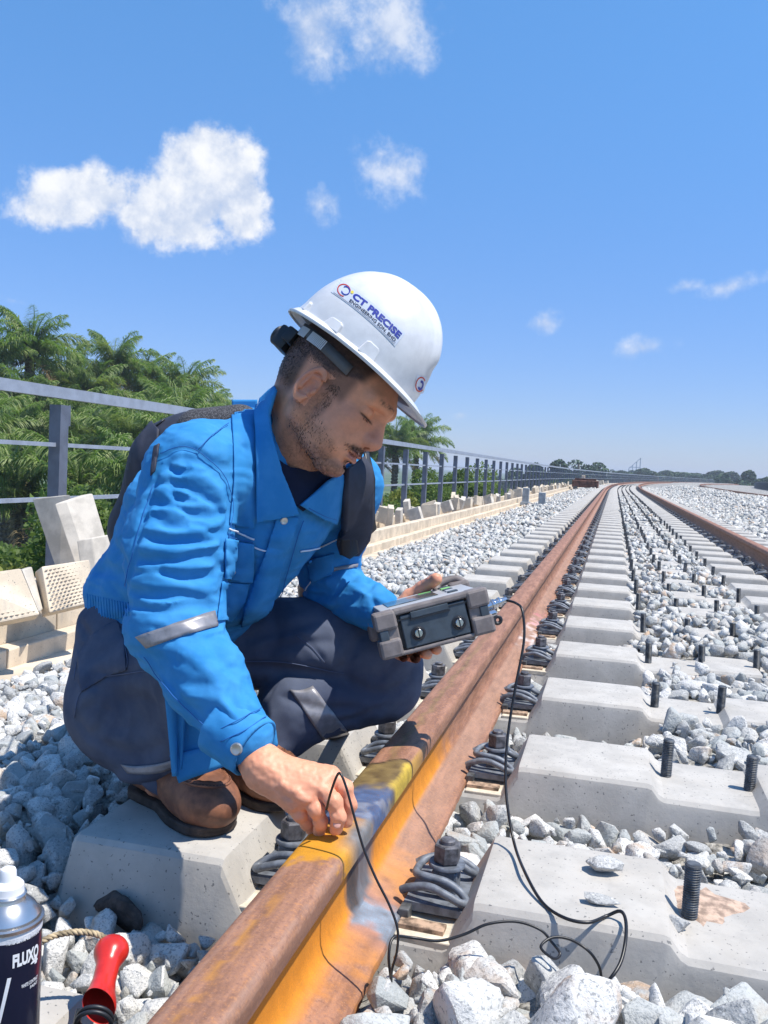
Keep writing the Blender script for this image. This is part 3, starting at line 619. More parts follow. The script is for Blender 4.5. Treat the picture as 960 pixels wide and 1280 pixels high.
def grad(f, p, e=.0015): return np.stack([f(p+np.eye(3)[i]*e)-f(p-np.eye(3)[i]*e) for i in range(3)], 1)/(2*e)
def project(f, V, it=2):
    for _ in range(it): g = grad(f, V); V = V-(f(V)/np.maximum((g*g).sum(1), .2))[:, None]*g
    return V
def sdf_obj(name, f, lo, hi, h, m, parent=None, colf=None, proj=1):
    V, F = nets(f, lo, hi, h)
    if proj: V = project(f, V, proj)
    return mesh_np(name, V, [F], m, parent=parent, cols=None if colf is None else colf(V))
def march(f, px, d0, d1, n=46):
    """hit points of the photograph's sight lines through px (n,2) with the surface f, between depths d0 and d1"""
    px = np.atleast_2d(px); D = CF+((px[:, 0]-480)/FPX)[:, None]*CR-((px[:, 1]-640)/FPX)[:, None]*CU; t = np.full(len(px), d0, float)
    for _ in range(n): t = np.minimum(t+.85*f(CO+t[:, None]*D), d1)
    return CO+t[:, None]*D
def patch(name, f, quad, nu, nv, off, m, parent, d0, d1, th=.0015, bow=0., pts=None, smooth=2):
    """thin panel laid over surface f inside a four-sided outline given in the photo"""
    q = np.array(quad, float); U, Vv = np.meshgrid(np.linspace(0, 1, nu), np.linspace(0, 1, nv)); U = U.ravel()[:, None]; Vv = Vv.ravel()[:, None]
    px = q[0]*(1-U)*(1-Vv)+q[1]*U*(1-Vv)+q[2]*U*Vv+q[3]*(1-U)*Vv; px[:, 1] += (bow*4*U*(1-U)).ravel()
    H = march(f, px, d0, d1); G = grad(f, H, .004); G /= np.linalg.norm(G, axis=1)[:, None]+1e-9; H = H+G*off
    i = np.arange(nv-1)[:, None]*nu+np.arange(nu-1)[None]; F = np.stack([i, i+nu, i+nu+1, i+1], -1).reshape(-1, 4)
    Z = H.reshape(nv, nu, 3)
    for _ in range(smooth): Z[1:-1, 1:-1] = .5*Z[1:-1, 1:-1]+.125*(Z[2:, 1:-1]+Z[:-2, 1:-1]+Z[1:-1, 2:]+Z[1:-1, :-2])
    H = Z.reshape(-1, 3)
    o = mesh_np(name, H, [F], m, parent=parent); s_ = o.modifiers.new('s', 'SOLIDIFY'); s_.thickness = th; s_.offset = 0; return o
def polypatch(name, f, poly, off, m, parent, d0, d1, step=3., th=.003, puff=0.):
    """thin panel over f inside any outline in the photo"""
    pg = np.array(poly, float); x0, y0 = pg.min(0); x1, y1 = pg.max(0); bm = bmesh.new(); vs = [bm.verts.new((x, y, 0)) for x, y in pg]; bm.faces.new(vs); bm.normal_update()
    for ax, a0, a1 in ((0, x0, x1), (1, y0, y1)):
        k = a0+step
        while k < a1:
            no = (1, 0, 0) if ax == 0 else (0, 1, 0); bmesh.ops.bisect_plane(bm, geom=bm.verts[:]+bm.edges[:]+bm.faces[:], plane_co=(k, 0, 0) if ax == 0 else (0, k, 0), plane_no=no, dist=.01); k += step
    bm.verts.index_update(); px = np.array([v.co[:2] for v in bm.verts]); F = [[v.index for v in fc.verts] for fc in bm.faces]; bm.free()
    H = march(f, px, d0, d1); G = grad(f, H, .006); G /= np.linalg.norm(G, axis=1)[:, None]+1e-9
    e = np.full(len(px), 1e9)
    for a, b in zip(pg, np.roll(pg, -1, 0)): ab = b-a; t = np.clip(((px-a)@ab)/(ab@ab), 0, 1); e = np.minimum(e, np.linalg.norm(px-a-t[:, None]*ab, axis=1))
    H = H+G*(off+puff*sstep(0, 10, e))[:, None]
    o = mesh_np(name, H, [tuple(f_) for f_ in F], m, parent=parent); s_ = o.modifiers.new('s', 'SOLIDIFY'); s_.thickness = th; s_.offset = -1; return o
def seamline(f, pts, d0, d1, off=.0012, n=8): q = catmull([(*p, 0) for p in pts], n)[:, :2]; H = march(f, q, d0, d1); G = grad(f, H, .004); G /= np.linalg.norm(G, axis=1)[:, None]+1e-9; return H+G*off
class Strokes:
    """creases and ridges: polylines on the surface with height and width"""
    def __init__(s, base, items, d0, d1):
        s.s = []
        for pts, amp, w_ in items:
            q = catmull([(*p, 0) for p in pts], 4)[:, :2]; H = march(base, q, d0, d1); n = len(H); s.s.append((H, amp, w_))
        s.lo = np.min([h.min(0) for h, _, _ in s.s], 0)-.05; s.hi = np.max([h.max(0) for h, _, _ in s.s], 0)+.05
    def __call__(s, p):
        r = np.zeros(len(p)); k = ((p > s.lo) & (p < s.hi)).all(1); q = p[k]
        if not len(q): return r
        rr = np.zeros(len(q))
        for H, amp, w_ in s.s:
            lo, hi = H.min(0)-3*w_, H.max(0)+3*w_; m = np.where(((q > lo) & (q < hi)).all(1))[0]
            if not len(m): continue
            qq = q[m]; best = np.full(len(m), 1e9); bt = np.zeros(len(m))
            for i in range(len(H)-1):
                t = seg_t(qq, H[i], H[i+1]); d = np.linalg.norm(qq-H[i]-t[:, None]*(H[i+1]-H[i]), axis=1); b = d < best; best = np.where(b, d, best); bt = np.where(b, (i+t)/(len(H)-1), bt)
            rr[m] += amp*(.5*np.exp(-(best/w_)**2)+.6*np.exp(-best/(.45*w_)))*np.sqrt(np.clip(4*bt*(1-bt), 0, 1)+.02)
        r[k] = rr; return r
# ------------------------------------------------------------------ materials of the man
def ex_twill(n, tc, c, b):
    wv = n.n('ShaderNodeTexWave', i_Vector=tc, i_Scale=260., i_Distortion=1.2); return n.mix(n.ramp(wv.outputs[0], .2, .8, 0, .10), c, (.9, .95, 1.))
M['jacket'] = mat('blue_twill', (.045, .250, .54), .82, var=.06, vscale=18, col2=(.028, .215, .50), bump=.28, bscale=260, bdist=.0008, spec=.2)
M['trousers'] = mat('navy_cotton', (.095, .112, .160), .88, var=.10, vscale=9, col2=(.062, .075, .118), bump=.28, bscale=300, bdist=.0007, spec=.15)
M['thread'] = mat('navy_thread', (.10, .13, .22), .8, var=.1)
M['bluethread'] = mat('blue_thread', (.012, .13, .42), .8, var=.1)
M['shirt'] = mat('navy_knit', (.020, .026, .055), .95, var=.1, bump=.3, bscale=200, bdist=.001, spec=.1)
M['tape'] = mat('grey_reflective_tape', (.27, .265, .285), .42, .25, var=.10, vscale=60, bump=.25, bscale=90, bdist=.0008)
M['piping'] = mat('white_piping', (.72, .75, .80), .6, var=.05)
M['snap'] = mat('silver_snap', (.62, .60, .57), .32, .85, var=.1)
M['white'] = mat('white_helmet_plastic', (.68, .68, .69), .34, var=.035, vscale=45, bump=.05, bscale=40, bdist=.001, spec=.5, coat=.2)
M['black'] = mat('black_plastic', (.02, .022, .028), .45, var=.1)
M['packfab'] = mat('navy_black_nylon', (.030, .034, .055), .7, var=.12, vscale=30, bump=.3, bscale=250, bdist=.0008)
M['leather'] = mat('worn_brown_leather', (.27, .115, .062), .55, var=.30, vscale=28, col2=(.15, .065, .04), bump=.4, bscale=110, bdist=.0012, spec=.4)
M['leather2'] = mat('dark_brown_leather', (.10, .045, .032), .6, var=.25, vscale=40, bump=.4, bscale=110, bdist=.0012)
M['sole'] = mat('boot_sole_rubber', (.060, .042, .034), .8, var=.25, vscale=40, bump=.4, bscale=120, bdist=.001)
M['skin'] = mat('skin', (.5, .3, .2), .5, var=.07, vscale=60, attr=True, bump=.22, bscale=320, bdist=.0006, sss=.12, spec=.4)
M['hair'] = mat('black_hair', (.018, .014, .014), .45, var=.1, spec=.5)
# ================================================================== THE MAN
man = tag(empty('person', (-.72, 1.40, -.10)), 'crouching worker in blue jacket and white hard hat holding a tester and touching the rail', 'person')
INV = Matrix.Translation((.72, -1.40, .10))
def own(o, par=None):
    """parent without moving it"""
    o.parent = par or man
    if par is None: o.matrix_parent_inverse = INV
    return o
def A(*a): return P(*a)
# head frame
TH = math.radians(15)
def cvec(r, u, b): return CR*r+CU*u-CF*b
iF = np.array([.765, -.644]); iU = np.array([.644, .765])
HF = cvec(iF[0]*math.cos(TH), iF[1]*math.cos(TH), math.sin(TH)); HF /= np.linalg.norm(HF)
HU = cvec(iU[0], iU[1], 0); HU = HU-HF*(HU@HF); HU /= np.linalg.norm(HU); HR = np.cross(HF, HU); HM = np.stack([HF, HU, HR])
H0 = P(389, 483, 1.40)-HR*.074
def L2W(q): return H0+np.asarray(q)@HM
def W2L(p): return (p-H0)@HM.T
def head_sdf(p, detail=True):
    q = W2L(p); q = q.copy(); q[:, 2] = np.abs(q[:, 2]); x, y, z = q.T
    sk = el(q, (-.012, .055, 0), (.094, .088, .074)); fh = el(q, (.040, .050, 0), (.066, .056, .060))
    mid = el(q, (.045, -.005, 0), (.060, .062, .058)); jaw = rc(q, (.000, -.035, .043), (.076, -.077, .012), .022, .018); jaw2 = rc(q, (-.002, .0, .055), (.002, -.045, .047), .016, .018)
    mx = el(q, (.080, -.033, 0), (.030, .034, .032)); chin = el(q, (.091, -.074, 0), (.0175, .0155, .020)); cheek = el(q, (.062, .002, .036), (.024, .020, .020))
    ck2 = el(q, (.045, -.040, .030), (.040, .035, .022))
    d = smins(.022, sk, fh, mid); d = smins(.018, d, jaw, jaw2, mx, ck2); d = smins(.012, d, chin, cheek)
    brow = rc(q, (.100, .050, .010), (.082, .050, .042), .012, .011); d = smin(d, brow, .014)
    d = smax(d, -el(q, (.106, .029, .031), (.018, .013, .018)), .012)                           # eye socket
    lid = el(q, (.0795, .0275, .0315), (.0145, .0125, .0160)); d = smin(d, lid, .004)
    nose = smins(.008, rc(q, (.100, .036, 0), (.1200, -.001, 0), .0075, .0100), rc(q, (.100, .000, 0), (.112, -.008, .0), .013, .012), el(q, (.1095, -.0065, .0125), (.0105, .0088, .0072)))
    d = smin(d, nose, .008); d = smax(d, -el(q, (.1135, -.0155, .0068), (.0055, .0040, .0035)), .002)
    d = smin(d, el(q, (.1035, -.0345, 0), (.0105, .0058, .0215)), .004); d = smin(d, el(q, (.1020, -.0465, 0), (.0105, .0062, .0185)), .005)
    d = smax(d, -rc(q, (.1140, -.0400, 0), (.1000, -.0405, .024), .0014, .0016), .002)
    d = smax(d, -rc(q, (.106, -.0555, 0), (.102, -.056, .012), .004, .003), .006)
    # lid fold line and lash line
    d = d+.0016*np.exp(-((y-.0375+.2*(z-.03)**1)/.0016)**2)*sstep(.012, .018, z)*sstep(.050, .042, z)*(x > .06)
    d = d+.0016*np.exp(-((y-.0190)/.0012)**2)*sstep(.014, .020, z)*sstep(.048, .042, z)*(x > .06)
    # ear
    e = q-np.array([-.004, .002, .076]); A_ = rotx(.12)@roty(-.38)@rotz(.16); e = e@np.array(A_).T; ex, ey, ez = e.T
    rr = np.sqrt((ex/.0148)**2+(ey/.0285)**2); ring = np.sqrt(((rr-1)*.018)**2+(ez-.004)**2)-.0040*(1-.25*sstep(-.01, -.03, ey)); ring = np.where((ex > .009) & (ey < .019) & (ey > -.017), .01+ring, ring)
    disc = np.maximum(np.abs(ez+.003)-.0035, (rr-1.0)*.017); anti = rc(e, (-.008, .012, .001), (-.007, -.013, .002), .0036, .0042); anti2 = rc(e, (-.008, .012, .001), (.004, .017, .0), .0034, .0025)
    lobe = el(e, (.004, -.0275, .000), (.0085, .0085, .0045)); trag = el(e, (.0125, -.004, .001), (.005, .0065, .0045)); base = el(e, (.004, -.002, -.009), (.012, .022, .011))
    ear = smins(.0035, disc, ring, lobe, anti, anti2, trag, base); ear = smax(ear, -el(e, (.003, -.003, .005), (.0075, .0105, .0075)), .003); d = smin(d, ear, .003)
    d = smin(d, rc(q, (-.055, .0, 0), (-.045, -.04, .0), .034, .034), .03)
    return d
NK0 = L2W((-.002, -.030, 0)); NK1 = P(356, 600, 1.530)
def neck_sdf(p): return rc(p, NK0, NK1, .053, .056)
SH_R, EL_R, WR_R = P(240, 588, 1.43), P(214, 778, 1.355), P(316, 938, 1.235)
SH_L, EL_L, WR_L = P(434, 612, 1.68), P(398, 738, 1.79), P(488, 766, 1.66)
def body_sdf(p): return smin(head_sdf(p), neck_sdf(p), .014)
def skin_col(V):
    q = W2L(V); x, y, z = q[:, 0], q[:, 1], np.abs(q[:, 2]); n1 = fbm(V*60, 4); n2 = fbm(V*260, 3, .7); n3 = fbm(V*900, 2)
    c = np.array([.76, .34, .20])[None]*(1+.12*n1+.08*n2)[:, None]; hd = np.linalg.norm(q, axis=1) < .22
    red = np.exp(-((np.linalg.norm(q-[.112, -.004, 0], axis=1))/.022)**2)*.6+np.exp(-((np.linalg.norm(np.stack([x, y, z], 1)-[.07, -.005, .045], axis=1))/.03)**2)*.35+np.exp(-((np.linalg.norm(np.stack([x, y, z], 1)-[-.004, .006, .082], axis=1))/.03)**2)*.6
    c = c*(1-red[:, None])+red[:, None]*np.array([.52, .19, .13])
    lip = sstep(.0008, .0, np.abs(y+.040)-.0075)*sstep(.024, .019, z)*sstep(.098, .102, x); c = c*(1-.7*lip[:, None])+.7*lip[:, None]*np.array([.40, .14, .12])
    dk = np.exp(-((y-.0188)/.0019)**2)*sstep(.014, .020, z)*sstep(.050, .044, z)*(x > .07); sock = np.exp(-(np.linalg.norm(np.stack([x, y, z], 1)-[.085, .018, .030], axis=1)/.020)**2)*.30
    bw = np.exp(-((y-.056+.10*(z-.02))/.0042)**2)*sstep(.006, .012, z)*sstep(.052, .038, z)*(x > .07)*.7
    # beard: along the jaw, chin, moustache; stubble over the cheek
    jl = y-(-.012-.55*(x-.01)); cheekline = sstep(.012, -.012, jl+.010*n1)*sstep(-.02, .0, x)*sstep(.118, .10, x)
    dens = cheekline*(.42+.35*sstep(-.02, -.045, y-(-.02-.45*x)+.0)*1.)
    side = sstep(.034, .022, np.abs(x-.012-.10*(y)))*sstep(.05, .0, y)*sstep(-.07, -.03, y)*(z > .03)*.9
    must = np.exp(-((y+.0265+.22*np.maximum(z-.010, 0)*1.)/.0052)**2)*sstep(.034, .026, z)*sstep(.095, .102, x)*.9
    goat = np.exp(-((y+.058)/.007)**2)*sstep(.012, .006, z)*sstep(.09, .1, x)*.7; chinb = sstep(-.055, -.070, y)*sstep(.04, .06, x)*.95
    scal = sstep(.030, .045, y-.35*np.maximum(x-.01, 0)+.004*n1)*sstep(.062, .045, x-.1*y)*1.0; back = sstep(-.028, -.045, x)*sstep(-.045, -.01, y)
    sb = sstep(.040, .024, np.abs(x-.020))*sstep(.0, .02, y)*.75
    bd = np.clip(np.maximum.reduce([dens, side*.8, chinb, goat]), 0, 1)*hd; hm = np.clip(np.maximum(scal, np.maximum(back, sb))*(z > .02), 0, 1)*hd
    earm = (z > .068) & (np.abs(x+.004) < .024) & (np.abs(y-.002) < .033); bd = np.clip(bd*(.58+.30*np.clip(n2*1.2+n3*.5, -.5, .5)), 0, .8)*(1-earm); hm = np.clip(hm*(.88+.10*n2), 0, .93)*(1-earm)
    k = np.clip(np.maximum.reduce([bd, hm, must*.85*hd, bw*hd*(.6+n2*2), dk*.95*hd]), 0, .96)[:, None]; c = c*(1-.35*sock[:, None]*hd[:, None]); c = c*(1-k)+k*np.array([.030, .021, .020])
    kn = np.zeros(len(V))
    for K in (P(404, 978, 1.2), P(396, 992, 1.19), P(385, 1003, 1.185), P(436, 1004, 1.19), P(421, 1030, 1.18), P(545, 724, 1.65)): kn += np.exp(-(np.linalg.norm(V-K, axis=1)/.012)**2)
    kn = np.clip(kn, 0, 1)[:, None]*.55; c = c*(1-kn)+kn*np.array([.58, .22, .14]); return np.concatenate([c, np.ones((len(V), 1))], 1)
# right hand: metacarpals fan from the wrist, fingers fold down onto the weld
W0 = P(312, 938, 1.235); W1 = P(332, 962, 1.222)
FG_R = [  # knuckle, middle joint, end joint, tip, radii
 [(413, 970, 1.212), (431, 985, 1.198), (437, 1006, 1.196), (433, 1027, 1.198), .0100],
 [(401, 983, 1.196), (417, 1002, 1.176), (423, 1021, 1.174), (420, 1036, 1.182), .0106],
 [(385, 996, 1.190), (395, 1012, 1.180), (401, 1028, 1.186), (399, 1040, 1.196), .0098],
 [(367, 1004, 1.196), (375, 1018, 1.192), (383, 1029, 1.200), (388, 1037, 1.206), .0088]]
TB_R = [(345, 968, 1.250), (392, 978, 1.245), (428, 988, 1.235), (438, 1008, 1.222)]
def handR_sdf(p):
    fl = -CF*.8+CU*.6; d = rc(p, P(296, 915, 1.25), W1, .029, .026, fl, .80); segs = []
    for K, a, b, t, r in FG_R:
        K, a, b, t = P(*K), P(*a), P(*b), P(*t); d = smin(d, rc(p, W1, K, .0215, .0145), .018); f = smins(.004, rc(p, K, a, r*1.22, r), rc(p, a, b, r*1.02, r*.94), rc(p, b, t, r*.95, r*.84)); f = smin(f, el(p, a, (r*1.16,)*3), .003); segs.append(f)
    fg = segs[0]
    for s_ in segs[1:]: fg = smin(fg, s_, .0012)
    d = smin(d, fg, .0045)
    t = [P(*k) for k in TB_R]; th_ = smins(.006, rc(p, t[0], t[1], .020, .015), rc(p, t[1], t[2], .0135, .0115), rc(p, t[2], t[3], .0115, .0098)); d = smin(d, th_, .008)
    for K, *_r in FG_R: k = P(*K); d = smin(d, rc(p, W1*.55+k*.45-CF*.021, k-CF*.0135, .0014, .0022), .008)          # tendons
    v = [P(327, 955, 1.19), P(345, 966, 1.178), P(352, 980, 1.175), P(368, 990, 1.172), P(378, 1002, 1.172)]
    for a, b in zip(v, v[1:]): dd = rc(p, a, b, .002, .002); d = d-.0022*np.exp(-(np.maximum(dd+.002, 0)/.016)**2*3)
    return d+.0006*vnoise(p*170)
# left hand: wraps the tester from behind, thumb over its top edge
FG_L = [[(512, 792, 1.665), (533, 806, 1.625), (546, 812, 1.575), .0108], [(505, 800, 1.650), (524, 814, 1.610), (534, 818, 1.560), .0108], [(497, 804, 1.640), (512, 819, 1.600), (520, 823, 1.555), .0102], [(488, 803, 1.635), (499, 818, 1.600), (505, 822, 1.560), .0090]]
def handL_sdf(p):
    W_ = P(488, 770, 1.665); d = rc(p, P(462, 758, 1.70), W_, .026, .024)
    for K, a, b, r in FG_L: K, a, b = P(*K), P(*a), P(*b); d = smin(d, rc(p, W_, K, .02, .014), .015); d = smin(d, smin(rc(p, K, a, r*1.15, r), rc(p, a, b, r, r*.85), .004), .005)
    t = [P(500, 764, 1.69), P(512, 746, 1.695), P(528, 735, 1.685), P(545, 724, 1.655)]; d = smin(d, smins(.006, rc(p, t[0], t[1], .020, .015), rc(p, t[1], t[2], .0135, .0125), rc(p, t[2], t[3], .0130, .0118)), .010)
    return d+.0006*vnoise(p*170)
def armcore(p):  # hidden links that keep the body one figure
    return smins(.03, rc(p, NK1, P(325, 650, 1.58), .050, .06), rc(p, P(325, 650, 1.58), SH_R, .05, .04), rc(p, SH_R, EL_R, .042, .035), rc(p, EL_R, P(296, 915, 1.25), .034, .028), rc(p, P(325, 650, 1.58), SH_L, .05, .04), rc(p, SH_L, EL_L, .042, .035), rc(p, EL_L, P(470, 762, 1.68), .034, .026),
                 rc(p, P(325, 650, 1.58), P(200, 830, 1.66), .06, .06), rc(p, P(190, 845, 1.60), P(255, 842, 1.45), .05, .04), rc(p, P(258, 855, 1.45), P(200, 975, 1.53), .035, .03), rc(p, P(240, 820, 1.72), P(470, 836, 1.75), .05, .04), rc(p, P(470, 850, 1.75), P(375, 888, 1.72), .035, .03), rc(p, P(375, 888, 1.72), P(302, 965, 1.66), .03, .028))
Vs, Fs = [], []; o_ = 0
for f, lo, hi, h in ((body_sdf, H0-.17, H0+.17, .0017), (handR_sdf, P(365, 975, 1.21)-.105, P(365, 975, 1.21)+.105, .0014), (handL_sdf, P(505, 775, 1.65)-.09, P(505, 775, 1.65)+.09, .0019), (armcore, np.array([-1.05, 1.0, -.12]), np.array([-.1, 1.95, .62]), .012)):
    V, F = nets(f, lo, hi, h); V = project(f, V, 1); Vs.append(V); Fs.append(F+o_); o_ += len(V)
V = np.concatenate(Vs); body = own(mesh_np('body', V, [np.concatenate(Fs)], M['skin'], cols=skin_col(V)))
# nails
M['nail'] = mat('fingernail', (.66, .34, .26), .3, var=.05)
for c, n_, r in ((P(421, 1031, 1.1655), -CF*.9+CU*.35, .0052),):
    n_ = n_/np.linalg.norm(n_); o = MB().lathe([(.0005, .0012), (r*.6, .0010), (r, .0002), (r, -.001)], c, n_, 14).build('fingernail', M['nail'], smooth=True); own(o, None)
# hair strands: cropped sides, beard, moustache, brows, lashes
def strands(name, regions, m):
    V = []; F = []; rg = np.random.default_rng(5)
    for (n, fn, dr, ln, w_) in regions:
        q = fn(rg, n); p = project(body_sdf, L2W(q), 5); g = grad(body_sdf, p); g /= np.linalg.norm(g, axis=1)[:, None]+1e-9
        d = np.array(dr)[None]+rg.normal(size=(n, 3))*.35; d = d@HM; d = d-g*(d*g).sum(1)[:, None]*.85; d /= np.linalg.norm(d, axis=1)[:, None]; s = np.cross(d, g); L = ln*rg.uniform(.6, 1.2, n)[:, None]
        k = len(V)*1; base = sum(len(v) for v in V); V.append(np.stack([p+s*w_-g*.0006, p-s*w_-g*.0006, p+d*L*.6+g*L*.16, p+d*L+g*L*.10], 1).reshape(-1, 3)); i = np.arange(n)[:, None]*4+base; F.append(np.concatenate([i+np.array([0, 1, 2]), i+np.array([1, 3, 2])]))
    return own(mesh_np(name, np.concatenate(V), [np.concatenate(F)], m, smooth=False))
def uni(lo, hi, cond=None):
    def f(rg, n):
        q = rg.uniform(lo, hi, (n*4, 3))
        if cond is not None: q = q[cond(q)]
        return q[:n] if len(q) >= n else np.resize(q, (n, 3))
    return f
strands('hair', [(1500, uni((-.09, .035, .045), (.050, .075, .072), lambda q: (q[:, 1] > .036+.5*np.maximum(q[:, 0]-.01, 0)) & (q[:, 0] < .048)), (.2, -.9, 0), .004, .00012),
                 (500, uni((-.10, -.02, .02), (-.045, .05, .07)), (-.1, -1, 0), .004, .00012), (200, uni((.018, -.01, .055), (.038, .03, .07)), (.1, -1, 0), .005, .00018)], M['hair'])
strands('beard', [(320, uni((.0, -.07, .04), (.034, -.01, .066), lambda q: q[:, 1] > -.075), (.25, -1, 0), .004, .00012), (500, uni((.02, -.105, -.02), (.098, -.055, .06), lambda q: (q[:, 1] < -.030-.45*q[:, 0]+.0)), (.4, -.9, 0), .005, .00014),
                  (200, uni((.02, -.06, .03), (.09, -.02, .06), lambda q: (q[:, 1] < -.008-.45*q[:, 0])), (.3, -1, 0), .0045, .00022), (300, uni((.088, -.034, -.026), (.115, -.022, .033), lambda q: q[:, 1] < -.0225-.18*np.abs(q[:, 2])), (.15, -.6, .8), .006, .00026), (160, uni((.098, -.063, -.008), (.11, -.052, .008)), (.2, -1, 0), .006, .0003)], M['hair'])
strands('eyelash', [(24, uni((.080, .0182, .019), (.095, .0192, .043)), (.75, -.6, .25), .006, .00035)], M['hair'])
# ------------------------------------------------------------------ hard hat
hat = own(empty('hard_hat', tuple(L2W((.018, .075, 0))))); HC = np.array([-.003, .090, 0.])
def hat_sdf(p):
    q = W2L(p)-HC; x, y, z = q.T; ax = np.where(x > 0, .120, .121); ay = .141; az = .103
    k = (np.abs(x/ax)**2.35+np.abs(np.maximum(y, 0)/ay)**2.1+np.abs(z/az)**2.35)**(1/2.25); d = (k-1)*.112
    ph = np.arctan2(z, x); up = sstep(.02, .09, y)
    d = d-.0075*np.exp(-(z/.015)**4)*sstep(.045, .085, y)*sstep(-.11, -.06, x)-.0035*np.exp(-((np.abs(z)-.052-.1*x)/.010)**2)*sstep(.05, .085, y)*sstep(.10, .02, np.abs(x))
    return d
TMAX = 1.53
def hat_mesh():
    nt, nf = 34, 120; V = []
    for i in range(nt):
        e = math.pi/2*(1-i/(nt-1))
        for j in range(nf): a = 2*math.pi*j/nf; V.append((math.cos(e)*math.cos(a), math.sin(e), math.cos(e)*math.sin(a)))
    D = np.array(V); t = np.full(len(D), .11)
    o = L2W(HC); Dw = D@HM
    for _ in range(40): t = t-hat_sdf(o+t[:, None]*Dw)*.8
    P_ = D*t[:, None]+HC; base = nt*nf
    # brim: outline in head coordinates, flaring to a peak in front
    B = []
    for rr in (0., .35, .75, 1., 1.):
        for j in range(nf):
            a = 2*math.pi*j/nf; c, s = math.cos(a), math.sin(a); inn = P_[(nt-1)*nf+j]
            w_ = .010+.032*max(0, c)**2.2*1.0+.003*max(0, -c); out = np.array([inn[0]+c*w_*1.05, .0, inn[2]+s*(w_ if abs(c) < .9 else w_*.8)])
            yb = .0865-.003*rr-.007*rr*max(0, c)**3-.006*rr*max(0, -c)+(.004*(rr == .35)); q = inn*(1-rr)+out*rr; B.append((q[0], yb, q[2]))
    B = np.array(B).reshape(5, nf, 3); B[4, :, 1] -= .0045; allv = np.vstack([P_, B.reshape(-1, 3)]); F = []
    for i in range(nt-1+5):
        for j in range(nf):
            a, b = i*nf+j, i*nf+(j+1) % nf; F.append((a, b, b+nf, a+nf))
    return allv, F
HV, HFc = hat_mesh()
o = mesh_np('shell', L2W(HV), HFc, M['white']); bm = bmesh.new(); bm.from_mesh(o.data); bmesh.ops.remove_doubles(bm, verts=bm.verts, dist=.00005); bmesh.ops.recalc_face_normals(bm, faces=bm.faces); bm.to_mesh(o.data); bm.free(); o.data.polygons.foreach_set('use_smooth', np.ones(len(o.data.polygons), bool)); o.data.set_sharp_from_angle(angle=math.radians(42))
s_ = o.modifiers.new('s', 'SOLIDIFY'); s_.thickness = .0026; s_.offset = -1
HINV = Matrix.Translation(tuple(-L2W((.018, .075, 0))))@Matrix.Identity(4)
def hown(o, par=None): o.parent = par or hat; o.matrix_parent_inverse = (Matrix.Translation(tuple(-L2W((.018, .075, 0)))) if par is None else Matrix.Identity(4)); return o
hown(o)
# accessory slots along the near and far rim
for side in (1, -1):
    for a0, w_, h_ in ((62, .017, .022), (103, .018, .016), (140, .014, .016)):
        a = math.radians(a0)*side; rim = HV[(34-1)*120+int(round((a0*side % 360)/3)) % 120]; c = np.array([rim[0], .0, rim[2]]); tn = np.array([-math.sin(a), 0, math.cos(a)]); nr = np.cross(tn, [0, 1, 0]); nr = nr if nr@c > 0 else -nr; nr = nr/np.linalg.norm(nr)
        mb = MB(); c = np.array([rim[0], .0865, rim[2]])-nr*.001; b = [(-w_, 0), (w_, 0), (w_*.8, h_), (w_*.55, h_+.003), (-w_*.55, h_+.003), (-w_*.8, h_)]
        lo_ = [c+tn*x+np.array([0, y, 0])-nr*.006-nr*(y*.30) for x, y in b]; hi_ = [c+tn*x*.93+np.array([0, y*.95, 0])+nr*(.0062-.0*y) -nr*y*.16 for x, y in b]
        mb.add(L2W(np.vstack([lo_, hi_])), [tuple(range(5, -1, -1)), tuple(range(6, 12))]+[(i, (i+1) % 6, (i+1) % 6+6, i+6) for i in range(6)]); hown(mb.build('accessory_slot', M['white'], bevel=.0014))
# suspension band and ratchet
n_ = 40; V = []; F = []
for j in range(n_):
    a = math.radians(75+210*j/(n_-1)-0); a = math.radians(62+236*j/(n_-1)); 
    for yy in (.030, .052, .070): V.append((-.012+.094*math.cos(a), yy-.004*math.cos(a)*2, .0795*math.sin(a)))
for j in range(n_-1):
    for i in range(2): k = j*3+i; F.append((k, k+3, k+4, k+1))
M['band'] = mat('grey_band_plastic', (.10, .105, .115), .5, var=.2)
V = np.array(V); 
V2 = V[np.array([k for k in range(len(V)) if k % 3])]; F2 = [(j*2, j*2+2, j*2+3, j*2+1) for j in range(n_-1)]
o = mesh_np('headband', L2W(V2), F2, M['band']); s_ = o.modifiers.new('s', 'SOLIDIFY'); s_.thickness = .002; hown(o)
mb = MB()
for j in range(26):
    a = math.radians(98+1.9*j); 
    if 11 < j < 15: continue
    c = np.array([-.012+.0965*math.cos(a), .062, .0825*math.sin(a)]); t_ = np.array([-math.sin(a), 0, math.cos(a)]); mb.box(L2W(c), (.0007, .0085, .0008), np.stack([t_@HM, HU, np.cross(t_@HM, HU)], 1))
hown(mb.build('band_teeth', M['piping']))
kn = L2W((-.112, .036, .012)); mb = MB().box(kn, (.014, .019, .030), np.stack([HF, HU, HR], 1), bev=.005).lathe([(.017, 0), (.018, .003), (.018, .013), (.015, .016), (.004, .016)], kn-HF*.010, -HF, 16).box(L2W((-.098, .045, .035)), (.010, .013, .020), np.stack([HF, HU, HR], 1), bev=.004)
hown(mb.build('ratchet_knob', M['black'], smooth='auto'))
